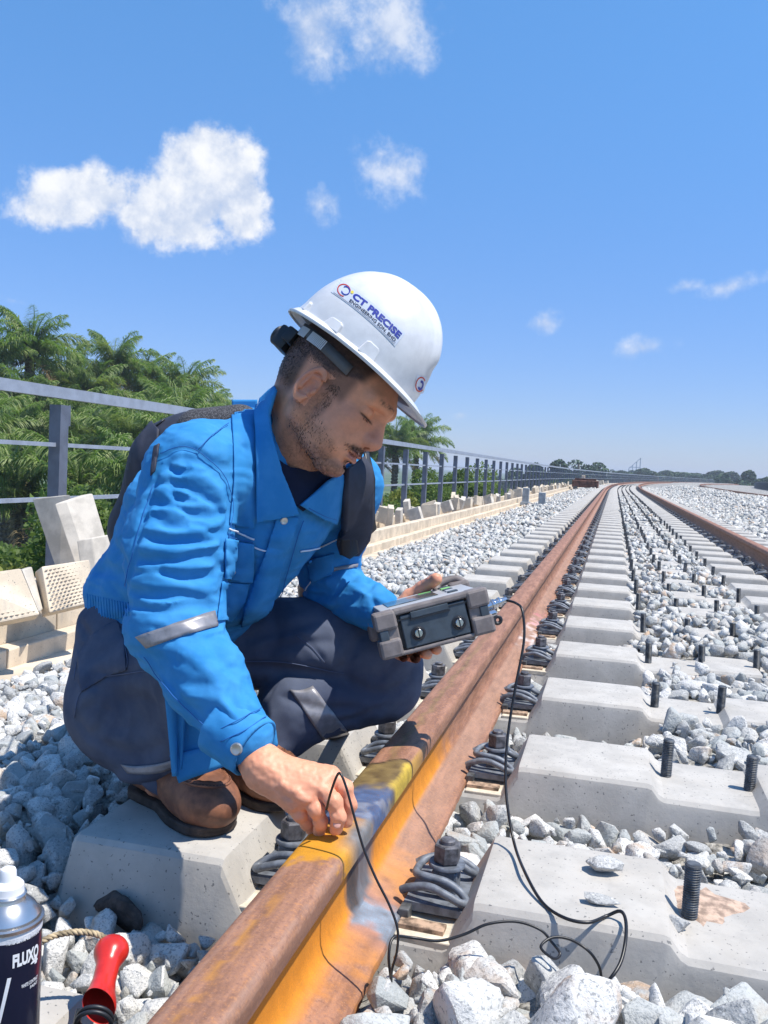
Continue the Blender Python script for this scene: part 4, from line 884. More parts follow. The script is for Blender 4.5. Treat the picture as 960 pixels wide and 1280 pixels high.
# stickers
M['sticker'] = mat('clear_sticker', (.62, .66, .74), .35, var=.04); M['ink_blue'] = mat('ink_dark_blue', (.015, .03, .30), .5, var=.02); M['ink_black'] = mat('ink_black', (.03, .03, .05), .5, var=.02)
M['ink_red'] = mat('ink_red', (.55, .06, .03), .5, var=.02); M['ink_yellow'] = mat('ink_yellow', (.75, .60, .08), .5, var=.02); M['ink_white'] = mat('ink_white', (.82, .82, .82), .5, var=.02)
def text2d(s, bold=.0, shear=0.):
    cu = bpy.data.curves.new('t', 'FONT'); cu.body = s; cu.size = 1; cu.offset = bold; cu.resolution_u = 3; cu.shear = shear; ob = bpy.data.objects.new('t', cu); COL.objects.link(ob)
    dg = bpy.context.evaluated_depsgraph_get(); me = bpy.data.meshes.new_from_object(ob.evaluated_get(dg)); V = np.array([v.co[:2] for v in me.vertices]); F = [tuple(p.vertices) for p in me.polygons]; bpy.data.objects.remove(ob); bpy.data.meshes.remove(me)
    return V, F
def refine(V, F, k):
    """cut flat glyphs so they can bend over a curved surface"""
    bm = bmesh.new(); vs = [bm.verts.new((x, y, 0)) for x, y in V]
    for f in F:
        try: bm.faces.new([vs[i] for i in f])
        except ValueError: pass
    x0, x1 = V[:, 0].min(), V[:, 0].max(); x = x0+k
    while x < x1: bmesh.ops.bisect_plane(bm, geom=bm.verts[:]+bm.edges[:]+bm.faces[:], plane_co=(x, 0, 0), plane_no=(1, 0, 0), dist=1e-5); x += k
    bm.verts.index_update(); V = np.array([v.co[:2] for v in bm.verts]); F = [tuple(v.index for v in f.verts) for f in bm.faces]; bm.free(); return V, F
def hat_uv(u, v, Q=((425, 350.5), (505, 417), (493.5, 431.5), (415.5, 365)), arc=3.2):
    """sticker coordinates (u along, v down, 0..1) to points on the shell"""
    Q = np.array(Q); u = np.asarray(u)[:, None]; v = np.asarray(v)[:, None]; px = Q[0]*(1-u)*(1-v)+Q[1]*u*(1-v)+Q[2]*u*v+Q[3]*(1-u)*v; nrm = np.array([.62, -.78]); px = px+nrm*arc*4*u*(1-u); return march(hat_sdf, px, 1.15, 1.6)
def on_hat(name, V, F, m, par, off, **kw):
    H = hat_uv(V[:, 0], V[:, 1], **kw); G = grad(hat_sdf, H, .004); G /= np.linalg.norm(G, axis=1)[:, None]; o = mesh_np(name, H+G*off, F, m, smooth=False); 
    bm = bmesh.new(); bm.from_mesh(o.data); bmesh.ops.recalc_face_normals(bm, faces=bm.faces); bm.to_mesh(o.data); bm.free(); return hown(o, par)
gx, gy = np.meshgrid(np.linspace(-.01, 1.01, 30), np.linspace(-.06, 1.06, 7)); i = np.arange(6)[:, None]*30+np.arange(29)[None]; GF = [tuple(r) for r in np.stack([i, i+1, i+31, i+30], -1).reshape(-1, 4)]
st = on_hat('name_sticker', np.stack([gx.ravel(), gy.ravel()], 1), GF, M['sticker'], None, .0006); st.matrix_parent_inverse = HINV
def fit(V, x0, x1, y0, y1): mn, mx_ = V.min(0), V.max(0); q = (V-mn)/(mx_-mn); return np.stack([x0+(x1-x0)*q[:, 0], y1+(y0-y1)*q[:, 1]], 1)
def write(name, s, x0, x1, y0, y1, m, par, off=.0011, bold=.03, serif=0., **kw):
    V, F = text2d(s, bold); V, F = refine(fit(V, x0, x1, y0, y1), F, .03); return on_hat(name, V, F, m, par, off, **kw)
def reparent_plain(o): o.matrix_parent_inverse = HINV; return o
def ring(cx, cy, rx, ry, w_, a0, a1, n=20):
    V = []; 
    for k in range(n+1): a = math.radians(a0+(a1-a0)*k/n); V += [(cx+rx*math.cos(a), cy+ry*math.sin(a)), (cx+(rx-w_*rx)*math.cos(a), cy+(ry-w_*ry)*math.sin(a))]
    return np.array(V), [(2*k, 2*k+2, 2*k+3, 2*k+1) for k in range(n)]
for nm, s, a in (('lettering', 'CT PRECISE', (.235, .985, .10, .56, M['ink_blue'])), ('lettering', 'ENGINEERING SDN. BHD.', (.235, .985, .66, .90, M['ink_black']))):
    o = write(nm, s, *a, hat, bold=.045 if s[0] == 'C' else .02); reparent_plain(o)
V, F = ring(.11, .45, .085, .45, .16, 60, 330); reparent_plain(on_hat('logo', V, F, M['ink_red'], hat, .0011)); V, F = ring(.13, .40, .055, .32, .22, -150, 140); reparent_plain(on_hat('logo', V, F, M['ink_blue'], hat, .0013))
V, F = ring(.205, .22, .02, .12, .99, 0, 360, 8); reparent_plain(on_hat('logo', V, F, M['ink_yellow'], hat, .0012)); V = np.array([(.02, .975), (.985, .975), (.985, 1.0), (.02, 1.0)]); V, F = refine(V, [(0, 1, 2, 3)], .03); reparent_plain(on_hat('underline', V, F, M['ink_black'], hat, .0011))
KQ = dict(Q=((521, 468), (534, 472), (529, 492), (516, 489)), arc=0.)
gx, gy = np.meshgrid(np.linspace(0, 1, 8), np.linspace(0, 1, 8)); i = np.arange(7)[:, None]*8+np.arange(7)[None]
reparent_plain(on_hat('front_sticker', np.stack([gx.ravel(), gy.ravel()], 1), [tuple(r) for r in np.stack([i, i+1, i+9, i+8], -1).reshape(-1, 4)], M['sticker'], hat, .0006, **KQ)); V, F = ring(.5, .5, .46, .46, .18, 40, 320); reparent_plain(on_hat('logo', V, F, M['ink_red'], hat, .0011, **KQ)); V, F = ring(.55, .55, .25, .3, .5, -120, 150); reparent_plain(on_hat('logo', V, F, M['ink_blue'], hat, .0011, **KQ))

# ------------------------------------------------------------------ jacket
up = P(340, 590, 1.56)-P(215, 780, 1.66); up /= np.linalg.norm(up); sh = P(430, 602, 1.68)-P(262, 572, 1.45); sh /= np.linalg.norm(sh); fc = np.cross(up, sh); fc = fc if fc@(-CF) > 0 else -fc; fc /= np.linalg.norm(fc)
def torso0(p):
    t = rc(p, P(222, 752, 1.67), P(322, 628, 1.575), .158, .160, fc, .74); b = rc(p, P(185, 735, 1.66), P(225, 640, 1.60), .085, .10)
    y_ = smins(.05, rc(p, P(262, 578, 1.475), P(345, 575, 1.56), .072, .066), rc(p, P(345, 575, 1.56), P(430, 606, 1.675), .066, .066)); belly = rc(p, P(300, 720, 1.58), P(345, 650, 1.54), .075, .07)
    hem = el(p, P(150, 738, 1.66), (.062, .062, .052)); return smins(.045, t, y_, b, belly, hem)
def armR0(p): return smins(.03, rc(p, P(243, 592, 1.425), P(222, 690, 1.385), .082, .078), rc(p, P(222, 690, 1.385), P(216, 775, 1.35), .078, .071), rc(p, P(222, 790, 1.35), P(258, 850, 1.30), .064, .055), rc(p, P(258, 850, 1.30), P(304, 920, 1.245), .055, .041))
def armL0(p): return smins(.03, rc(p, P(432, 606, 1.68), P(412, 700, 1.765), .070, .062), rc(p, P(410, 730, 1.775), P(474, 764, 1.67), .058, .042))
def jac0(p): return smins(.016, torso0(p), armR0(p), armL0(p))
c2 = lambda pts: [(80+x/3., 460+y/3.) for x, y in pts]
c4 = lambda pts: [(60+x/3., 740+y/3.) for x, y in pts]
FOLD = [(c2(a), am, w_) for a, am, w_ in [
 ([(375, 345), (420, 392), (480, 372)], -.010, .010), ([(392, 405), (425, 432), (462, 425)], -.009, .008), ([(395, 445), (432, 488), (500, 492)], -.012, .010), ([(325, 480), (365, 515), (425, 498)], -.010, .010),
 ([(420, 512), (470, 550), (540, 560), (600, 545)], -.012, .010), ([(325, 540), (385, 592), (470, 592)], -.012, .010), ([(300, 612), (350, 650), (440, 655), (520, 640)], -.011, .011), ([(455, 438), (520, 485), (600, 540)], -.010, .009),
 ([(440, 335), (520, 352), (585, 410)], -.008, .009), ([(330, 705), (420, 728), (500, 702), (590, 722)], -.010, .010), ([(245, 836), (340, 856), (450, 850), (545, 880)], -.011, .009), ([(350, 765), (450, 795), (565, 782)], -.010, .009),
 ([(375, 375), (430, 410), (500, 400)], .006, .008), ([(380, 470), (430, 512), (520, 522)], .006, .008), ([(330, 575), (400, 620), (500, 615), (590, 590)], .006, .009), ([(310, 670), (400, 690), (520, 672), (600, 690)], .006, .009), ([(245, 800), (340, 815), (450, 822), (560, 830)], .006, .009), ([(520, 400), (580, 470), (605, 540)], .005, .008), ([(500, 600), (560, 612), (605, 600)], -.007, .007), ([(505, 660), (560, 680), (600, 672)], -.007, .007), ([(400, 900), (480, 890), (560, 905)], -.006, .008),
 ([(240, 830), (252, 740), (295, 570), (330, 470), (352, 385)], -.008, .007), ([(362, 335), (440, 300), (520, 325), (592, 400), (618, 500), (600, 640), (570, 780)], -.006, .005),
 ([(650, 300), (640, 420), (660, 560), (690, 640)], -.006, .012), ([(560, 340), (600, 380), (620, 440)], -.005, .010), ([(620, 130), (600, 210), (560, 260)], -.004, .02), ([(700, 230), (690, 400), (700, 560)], .004, .012),
 ([(720, 700), (700, 800), (640, 900)], -.007, .012), ([(640, 830), (660, 880), (640, 940)], -.006, .010), ([(770, 700), (720, 860), (660, 940)], .005, .008), ([(880, 580), (850, 740), (760, 920)], -.006, .010), ([(930, 720), (880, 860), (820, 930)], -.007, .012),
 ([(110, 760), (180, 770), (240, 830)], -.007, .012), ([(180, 640), (210, 700), (240, 760)], -.005, .012), ([(170, 800), (215, 860), (245, 900)], -.006, .010), ([(250, 520), (230, 600), (190, 680)], .004, .015)]]
FOLD += [(c2(a), am, w_) for a, am, w_ in [([(300, 480), (360, 455), (450, 470), (560, 520), (615, 530)], .006, .007), ([(300, 545), (360, 530), (440, 545), (540, 580), (610, 570)], .006, .007), ([(285, 600), (360, 612), (460, 612), (560, 600)], .005, .006), ([(270, 670), (360, 668), (470, 680), (600, 665)], .006, .007), ([(262, 745), (360, 742), (470, 745), (590, 750)], .006, .007), ([(350, 400), (430, 415), (520, 415), (600, 470)], .005, .006), ([(365, 350), (440, 372), (540, 380)], .005, .006), ([(255, 790), (330, 780), (420, 800), (560, 806)], .005, .006), ([(250, 705), (300, 720), (380, 748)], -.007, .007), ([(470, 775), (540, 765), (600, 740)], -.007, .007), ([(420, 640), (500, 655), (590, 640)], -.007, .006)]]
FOLD += [(c4(a), am, w_) for a, am, w_ in [
 ([(365, 225), (440, 330), (520, 430), (640, 530)], -.006, .008), ([(400, 240), (480, 330), (600, 350)], -.006, .010), ([(600, 160), (650, 250), (720, 330)], -.005, .012), ([(700, 340), (690, 400), (730, 465)], -.008, .007), ([(735, 330), (742, 400), (752, 460)], -.007, .006), ([(640, 380), (680, 440), (716, 470)], .005, .007), ([(530, 450), (600, 440), (680, 470)], -.004, .010), ([(480, 240), (560, 260), (640, 330)], .004, .012), ([(330, 60), (420, 70), (520, 50), (600, 55)], -.008, .010), ([(340, 20), (440, 40), (560, 20)], .006, .009)]]
FOLD += [(a, am, w_) for a, am, w_ in [([(392, 748), (420, 738), (450, 715)], -.008, .010), ([(410, 765), (440, 752), (470, 728)], -.007, .009), ([(425, 722), (450, 740), (480, 752)], .005, .008), ([(440, 705), (455, 715), (460, 730)], -.007, .007), ([(460, 600), (448, 640), (456, 680)], -.006, .010), ([(395, 725), (420, 712), (436, 700)], -.006, .008), ([(462, 740), (470, 760), (468, 780)], -.005, .006)]]
ST = Strokes(jac0, FOLD, 1.1, 1.95)
def jac1(p):
    d = jac0(p); n = np.where(np.abs(d) < .05, 1, 0); r = d.copy(); k = n > 0
    if k.any(): q = p[k]; r[k] = d[k]-1.45*ST(q)-.0040*fbm(q*np.array([16, 16, 30.]), 3)-.0014*(1-2.5*np.abs(vnoise(q*np.array([24, 24, 62.])+.5*vnoise(q*20)[:, None])))-.0005*(1-2.5*np.abs(vnoise(q*np.array([60, 60, 120.]))))
    return r
jb = (np.array([-1.06, 1.02, -.02]), np.array([-.18, 1.95, .68]))
jk = own(sdf_obj('jacket', jac1, *jb, .0037, M['jacket'], None, proj=1))
def jp(name, quad, nu, nv, off, m, **kw): o = patch(name, jac1, quad, nu, nv, off, m, None, 1.1, 1.95, **kw); o.parent = jk; o.matrix_parent_inverse = Matrix.Identity(4); return o
def jpoly(name, poly, off, m, **kw): o = polypatch(name, kw.pop('f', jac1), poly, off, m, None, 1.1, 1.95, **kw); o.parent = jk; return o
jk_i = Matrix.Identity(4)
jp('reflective_tape', [(170, 796), (268, 764), (272, 783), (184, 810)], 30, 5, .0018, M['tape'], bow=-1)
jp('reflective_tape', [(405, 711), (447, 704), (446, 709), (407, 716)], 12, 3, .0018, M['tape'])
jpoly('pocket_flap', [(280, 674), (318, 679), (317, 727), (279, 723)], .0030, M['jacket'], th=.003, puff=.002); jpoly('pocket_bag', [(276, 727), (312, 729), (308, 752), (290, 775), (270, 776)], .0018, M['jacket'], th=.002, puff=.002)
jpoly('pocket_flap', [(384, 700), (418, 690), (416, 720), (391, 727)], .0030, M['jacket'], th=.003, puff=.002)
jpoly('placket', [(346, 644), (372, 646), (352, 705), (334, 770), (300, 781), (322, 720)], .0030, M['jacket'], th=.003, puff=.0015)
jpoly('shoulder_yoke', [(290, 500), (322, 500), (320, 640), (318, 660), (286, 655), (291, 600)], .0016, M['jacket'], th=.002, puff=.001)
def line(name, pts, r, m, f=jac1, d0=1.1, d1=1.95, off=.0016): q = seamline(f, pts, d0, d1, off); o = MB().tube(q, r, 6).build(name, m, smooth=True); o.parent = jk; return o
line('piping', [(285, 661), (300, 667), (318, 673)], .0016, M['piping'], off=.004); line('piping', [(318, 683), (328, 687), (337, 689)], .0015, M['piping'], off=.003); line('piping', [(375, 688), (398, 684), (422, 673)], .0015, M['piping'], off=.003); line('piping', [(383, 738), (390, 726)], .0014, M['piping'], off=.003)
for pts in ([(350, 650), (326, 720), (304, 778)], [(378, 650), (362, 700), (345, 765)], [(283, 680), (315, 684)], [(283, 718), (314, 722)], [(285, 672), (316, 677)], c2([(620, 212), (560, 250), (505, 305)]), c2([(366, 322), (440, 296), (512, 318), (600, 410), (628, 520), (612, 640)]), c2([(235, 820), (250, 740), (300, 555), (340, 440)]), c4([(640, 520), (720, 480), (795, 440)]), c4([(655, 560), (740, 520), (815, 470)]), c4([(365, 240), (450, 360), (560, 470), (640, 540)])): line('seam', pts, .0007, M['bluethread'], off=.0036)
# cuff with strap and snap, elastic waistband ribs, hanging front hem
cf = None
CA, CB = P(279, 905, 1.262), P(319, 935, 1.236); CX_ = (CB-CA)/np.linalg.norm(CB-CA)
def cuff_f(p): t = (p-CA)@CX_; return smax(smax(rc(p, CA-CX_*.02, CB+CX_*.01, .0475, .0435)-.0012*vnoise(p*70), -t-.004, .003), smax(t-np.linalg.norm(CB-CA)-.001, -rc(p, CA, CB+CX_*.03, .038, .038), .002), .003)
cf = sdf_obj('cuff', cuff_f, (CA+CB)/2-.085, (CA+CB)/2+.085, .003, M['jacket']); cf.parent = jk
def disc(px, py, f, r, m, name='snap_button', d0=1.05, d1=1.95, off=.004):
    H = march(f, [(px, py)], d0, d1)[0]; G = grad(f, H[None], .006)[0]; G /= np.linalg.norm(G); o = MB().lathe([(r, 0), (r, .0016), (r*.82, .0026), (r*.45, .0022), (r*.2, .0019)], H+G*off, G, 20).build(name, m, smooth='auto'); return o
for px, py, r in ((353, 650, .0066), (290, 713, .0066), (296, 936, .0085), (340, 735, .001)):
    if r > .002: o = disc(px, py, jac1 if px != 296 else (lambda p: smin(jac1(p), cuff_f(p), .002)), r, M['snap'], off=.0062 if px != 296 else .0005); o.parent = jk
for k in range(16):
    x = 109+k*3.4; t_ = k/15; line('waistband_rib', [(x, 742+12*t_), (x+1.5, 768+6*math.sin(t_*3))], .0014, M['jacket'], off=.0002)
def freesheet(name, quad, nu, nv, m, par, th=.003, wob=.004, seed=0.):
    """loose cloth panel between four real corners"""
    Q = np.array(quad); U, Vv = np.meshgrid(np.linspace(0, 1, nu), np.linspace(0, 1, nv)); U = U.ravel()[:, None]; Vv = Vv.ravel()[:, None]
    H = Q[0]*(1-U)*(1-Vv)+Q[1]*U*(1-Vv)+Q[2]*U*Vv+Q[3]*(1-U)*Vv; n = np.cross(Q[1]-Q[0], Q[3]-Q[0]); n /= np.linalg.norm(n); H = H+n*(wob*np.sin(U*9+seed)*(.4+Vv)+wob*fbm(H*14+seed, 2)[:, None])
    i = np.arange(nv-1)[:, None]*nu+np.arange(nu-1)[None]; o = mesh_np(name, H, [np.stack([i, i+nu, i+nu+1, i+1], -1).reshape(-1, 4)], m, parent=par); s_ = o.modifiers.new('s', 'SOLIDIFY'); s_.thickness = th; s_.offset = 0; return o
freesheet('front_hem', [P(207, 835, 1.345), P(312, 880, 1.39), P(346, 929, 1.385), P(223, 977, 1.36)], 26, 20, M['jacket'], jk, seed=1.)
freesheet('front_hem', [P(212, 945, 1.353), P(345, 912, 1.379), P(347, 931, 1.380), P(223, 979, 1.355)], 26, 6, M['jacket'], jk, th=.006, seed=1.)
freesheet('front_hem', [P(205, 858, 1.335), P(232, 868, 1.35), P(226, 960, 1.358), P(217, 972, 1.352)], 10, 20, M['jacket'], jk, seed=2.)
# shirt front, collar leaves
sh_o = own(polypatch('shirt', jac1, [(338, 570), (360, 585), (385, 588), (405, 584), (412, 600), (398, 622), (376, 638), (364, 628), (352, 608), (344, 588)], .0045, M['shirt'], None, 1.1, 1.95, th=.004), None)
sh_o.matrix_parent_inverse = INV
def collar_f(p): return smin(jac0(p), neck_sdf(p)-.010, .03)-.002*vnoise(p*22)
jpoly('collar', [(349, 486), (353, 492), (345, 520), (346, 550), (352, 590), (360, 615), (369, 641), (345, 646), (320, 649), (318, 600), (318, 560), (320, 520), (326, 500), (338, 489)], .010, M['jacket'], th=.005, puff=.003, f=collar_f)
jpoly('collar', [(371, 630), (384, 618), (404, 598), (418, 590), (426, 602), (421, 628), (413, 653), (398, 648), (384, 638)], .009, M['jacket'], th=.005, puff=.002, f=collar_f)
line('piping', [(327, 505), (324, 525), (324, 547)], .0022, M['piping'], f=collar_f, off=.0145)
for pts in ([(324, 560), (323, 600), (325, 643), (345, 641), (363, 636)], [(380, 633), (398, 643), (411, 647)]): line('seam', pts, .0007, M['bluethread'], f=collar_f, off=.0145)

# ------------------------------------------------------------------ trousers
def legs0(p):
    hip = smins(.05, rc(p, P(165, 800, 1.63), P(158, 880, 1.585), .097, .094), rc(p, P(158, 880, 1.585), P(192, 912, 1.55), .094, .090), rc(p, P(180, 800, 1.66), P(262, 790, 1.78), .10, .10))
    nt = rc(p, P(175, 845, 1.59), P(250, 842, 1.44), .098, .072); nc = rc(p, P(262, 858, 1.44), P(205, 962, 1.525), .062, .052)
    ft = smins(.03, rc(p, P(262, 800, 1.77), P(395, 806, 1.755), .098, .086), rc(p, P(395, 806, 1.755), P(482, 832, 1.745), .086, .074)); fcf = rc(p, P(480, 856, 1.745), P(372, 884, 1.71), .072, .068); fa = rc(p, P(375, 882, 1.71), P(300, 962, 1.655), .070, .050)
    n_ = smins(.03, hip, nt, nc); return smin(smin(ft, smin(fcf, fa, .03), .014), n_, .02)
LF = [([(425, 830), (440, 858), (478, 868), (500, 858)], -.011, .012), ([(300, 832), (360, 838), (430, 850), (455, 862)], -.008, .010), ([(372, 795), (390, 808), (405, 826)], -.004, .006), ([(420, 775), (430, 800), (440, 825)], -.005, .012), ([(455, 790), (440, 815), (430, 840)], -.006, .010), ([(500, 800), (490, 830), (470, 850)], -.006, .010), ([(300, 800), (340, 790), (400, 775)], -.006, .012), ([(320, 815), (370, 805), (430, 800)], -.005, .010),
      ([(520, 830), (505, 855), (480, 872)], -.005, .009), ([(340, 760), (345, 800), (330, 830)], -.005, .012), ([(400, 905), (440, 900), (490, 880)], -.004, .010), ([(350, 870), (400, 885), (450, 885)], -.006, .010),
      (c4([(100, 480), (150, 540), (200, 500), (220, 430)]), -.010, .010), (c4([(100, 450), (135, 400), (180, 375)]), .008, .010), (c4([(110, 300), (140, 330), (120, 380)]), .006, .012), (c4([(180, 300), (260, 310), (360, 295)]), -.004, .008), (c4([(160, 545), (240, 590), (330, 610), (440, 570)]), -.006, .014), (c4([(170, 640), (260, 690), (360, 690), (450, 640)]), .005, .012), (c4([(240, 690), (300, 730), (380, 740), (460, 700)]), -.008, .010), (c4([(120, 110), (150, 180), (110, 220)]), -.006, .010), (c4([(250, 420), (330, 400), (420, 440)]), -.005, .016)]
LS = Strokes(legs0, LF, 1.2, 2.)
def legs1(p):
    d = legs0(p); k = np.abs(d) < .05; r = d.copy()
    if k.any(): q = p[k]; r[k] = d[k]-1.9*LS(q)-.0040*fbm(q*np.array([14, 14, 20.]), 3)-.0015*(1-2*np.abs(vnoise(q*np.array([30, 30, 18.]))))
    return r
tr_ = own(sdf_obj('trousers', legs1, (-1.1, 1.12, -.06), (-.22, 1.95, .36), .0044, M['trousers'], None))
def tp(o): o.parent = tr_; return o
tp(patch('reflective_band', legs1, [(362, 862), (391, 858), (437, 917), (403, 923)], 8, 16, .002, M['tape'], None, 1.2, 2., bow=3)); tp(patch('reflective_band', legs1, [(152, 955), (226, 945), (228, 954), (160, 966)], 16, 4, .002, M['tape'], None, 1.2, 2., bow=6))
tp(polypatch('hip_pocket', legs1, c4([(115, 250), (150, 175), (230, 120), (262, 110), (290, 190), (298, 290), (220, 320), (130, 375), (118, 330)]), .0015, M['trousers'], None, 1.2, 2., th=.002, puff=.001))
for pts in (c4([(262, 112), (288, 190), (296, 285), (210, 312), (145, 350), (115, 400), (100, 470)]), c4([(130, 355), (210, 322), (300, 305), (380, 295)]), c4([(150, 180), (115, 250), (100, 330)]), [(372, 795), (388, 808), (406, 828)], [(300, 826), (360, 828), (430, 842)]):
    q = seamline(legs1, pts, 1.2, 2., .0018); tp(MB().tube(q, .0008, 5).build('seam', M['thread'], smooth=True))
for (a, b, r) in ((P(212, 955, 1.52), P(200, 975, 1.53), .056), (P(306, 952, 1.665), P(300, 968, 1.66), .052)):
    ax = (b-a)/np.linalg.norm(b-a); tp(MB().lathe([(r-.003, -.0), (r, .004), (r+.001, .020), (r-.002, .026), (r-.006, .024), (r-.006, .0)], a, ax, 28).build('leg_hem', M['trousers'], smooth='auto'))

# ------------------------------------------------------------------ boots
def boot(heel, ang, label):
    F_ = np.array([math.cos(ang), math.sin(ang), 0]); S_ = np.array([-math.sin(ang), math.cos(ang), 0]); H = np.array(heel, float); Bm = np.stack([F_, S_, [0, 0, 1]])
    loc = lambda p: (p-H)@Bm.T
    def up_(p):
        q = loc(p); x, y, z = q.T; d = smins(.025, rc(q, (.048, 0, .058), (.045, 0, .098), .040, .041), rc(q, (.05, 0, .060), (.16, .002, .052), .041, .043), el(q, (.212, .003, .046), (.073, .051, .046))); d = smin(d, rc(q, (.08, 0, .095), (.17, .002, .066), .030, .028), .02)
        # raised moccasin seam ring round the toe
        rr = np.sqrt(((x-.205)/.052)**2+((y-.003)/.032)**2); d = d-.0045*np.exp(-((rr-1)/.085)**2)*(z > .05)*sstep(.15, .18, x)+.0015*sstep(1., .85, rr)*(z > .05)*(x > .15)
        d = d-.0022*sstep(.148, .140, x)*sstep(.060, .070, x-.25*np.abs(y)*0)*(np.abs(y) > .012)*sstep(.05, .07, z)
        d = smax(d, z-.128, .006); d = smax(d, .012-z, .003); return d-.0012*fbm(q*32, 3)-.0016*vnoise(q*np.array([60, 12, 40.]))*sstep(.17, .13, x)
    def so_(p):
        q = loc(p); x, y, z = q.T; xx = np.clip(x, .042, .218); t = (xx-.042)/.176; w_ = .0325+.0130*sstep(.35, .85, t)-.004*np.exp(-((t-.38)/.18)**2); cy = .004*t; d2 = np.sqrt((x-xx)**2*(1.0)+(y-cy)**2)-w_-.004
        d = smax(d2, np.abs(z-.0085-.004*sstep(.2, .28, x))-.0085, .003); g = .0015*np.exp(-((z-.011)/.0015)**2); return d+g
    bo = own(sdf_obj('boot', up_, H+Bm.T@np.array([.14, 0, .06])-.19, H+Bm.T@np.array([.14, 0, .06])+.19, .0036, M['leather'])); bo['label'] = label
    s = sdf_obj('sole', so_, H+Bm.T@np.array([.14, 0, .02])-.19, H+Bm.T@np.array([.14, 0, .02])+.19, .0036, M['sole']); s.parent = bo
    w_ = lambda q: H+np.asarray(q)@Bm
    for k in range(4):
        x = .088+.021*k; z = .128-.011*k; pts = []
        for t in np.linspace(-1, 1, 9): q = w_((x+.004*(1-t*t), .030*t, z+.02)); 
        q = np.array([w_((x+.006*math.sin(t*3+k), .027*t, .2)) for t in np.linspace(-1, 1, 11)])
        for _ in range(30): q[:, 2] -= np.clip(up_(q), -.01, .05)*.8
        q[:, 2] += .002; l = MB().tube(q, .0026, 7).build('lace', M['leather2'], smooth=True); l.parent = bo
    st = [];
    for t in np.linspace(-2.2, 2.2, 34): st.append(w_((.205+.057*math.cos(t), .003+.036*math.sin(t), .2)))
    q = np.array(st)
    for _ in range(30): q[:, 2] -= np.clip(up_(q), -.01, .05)*.8
    l = MB().tube(q, .0024, 7).build('toe_seam', M['leather'], smooth=True); l.parent = bo; mb = MB()
    for a, b in zip(q[::1], q[1::1]): mb.tube([a*.75+b*.25+[0, 0, .0022], a*.25+b*.75+[0, 0, .0022]], .0009, 5)
    l = mb.build('stitching', M['leather2']); l.parent = bo
    for t, r in ((0, .0445),):
        q = np.array([w_((.045+r*math.cos(a), r*1.0*math.sin(a), .122-.006*math.cos(a))) for a in np.linspace(0, 2*math.pi, 26)[:-1]]); l = MB().tube(q, .007, 8, closed=True).build('padded_collar', M['leather2'], smooth=True); l.parent = bo
    return bo
boot((-.800, 1.412, -.1025), math.atan2(-.50, .84), 'near right brown leather boot, toe towards the camera'); boot((-.735, 1.545, -.1025), math.atan2(-.50, .84), 'far left brown leather boot behind the other one')
# ------------------------------------------------------------------ backpack
bp = tag(empty('backpack', tuple(P(190, 640, 1.80))), 'dark navy backpack with grey mesh top worn on the crouching man', 'backpack'); BI = Matrix.Translation(tuple(-P(190, 640, 1.80)))
def bpar(o): o.parent = bp; o.matrix_parent_inverse = BI; return o
def pack(p):
    d = smins(.035, rc(p, P(212, 580, 1.74), P(180, 665, 1.76), .080, .062), rc(p, P(240, 560, 1.72), P(205, 640, 1.74), .072, .06), rc(p, P(170, 660, 1.76), P(175, 690, 1.75), .045, .035), rc(p, P(225, 575, 1.86), P(205, 665, 1.88), .07, .06))
    return d-.0035*fbm(p*18, 3)-.003*np.exp(-((np.abs(((p-P(200, 600, 1.7))@CR)+.03))/.006)**2)
bpar(sdf_obj('bag', pack, P(200, 620, 1.8)-.26, P(200, 620, 1.8)+.26, .006, M['packfab']))
M['mesh'] = mat('grey_mesh_padding', (.085, .088, .10), .8, var=.1)
def topm(p): return rc(p, P(248, 540, 1.66), P(300, 532, 1.66), .044, .04)
def ex_mesh(n, tc, c, b): v = n.n('ShaderNodeTexVoronoi', i_Vector=tc, i_Scale=420.); return n.mix(n.ramp(v.outputs[0], .25, .55), (.13, .13, .14), (.03, .03, .035))
M['mesh'] = mat('grey_air_mesh', (.1, .1, .1), .85, extra=ex_mesh)
bpar(sdf_obj('mesh_padding', topm, P(270, 536, 1.66)-.12, P(270, 536, 1.66)+.12, .005, M['mesh']))
bpar(polypatch('zip_panel', pack, [(190, 528), (200, 538), (196, 590), (168, 650), (158, 650), (160, 590), (172, 550)], .002, M['packfab'], None, 1.4, 2., th=.003)).matrix_parent_inverse = BI
for pts in ([(206, 525), (176, 552), (160, 600), (163, 655)], [(200, 552), (196, 580), (190, 610)]): bpar(MB().tube(seamline(pack, pts, 1.4, 2., .002), .0022, 6).build('zip', M['black'], smooth=True))
fS = lambda p: smin(jac1(p), jac1(p), .01)
bpar(polypatch('shoulder_strap', jac0, [(421, 588), (444, 578), (456, 590), (458, 640), (452, 668), (441, 686), (424, 684), (419, 650), (419, 615)], .012, M['packfab'], None, 1.1, 1.95, th=.012, puff=.004))
bpar(polypatch('webbing', jac0, [(447, 574), (453, 573), (460, 600), (460, 655), (455, 660), (453, 605)], .018, M['black'], None, 1.1, 1.95, th=.003))
bpar(polypatch('buckle', jac0, [(424, 662), (440, 664), (441, 680), (432, 688), (424, 682)], .021, M['black'], None, 1.1, 1.95, th=.007)); bpar(polypatch('webbing', jac1, [(196, 560), (202, 557), (196, 590), (190, 596)], .004, M['packfab'], None, 1.1, 1.95, th=.003))

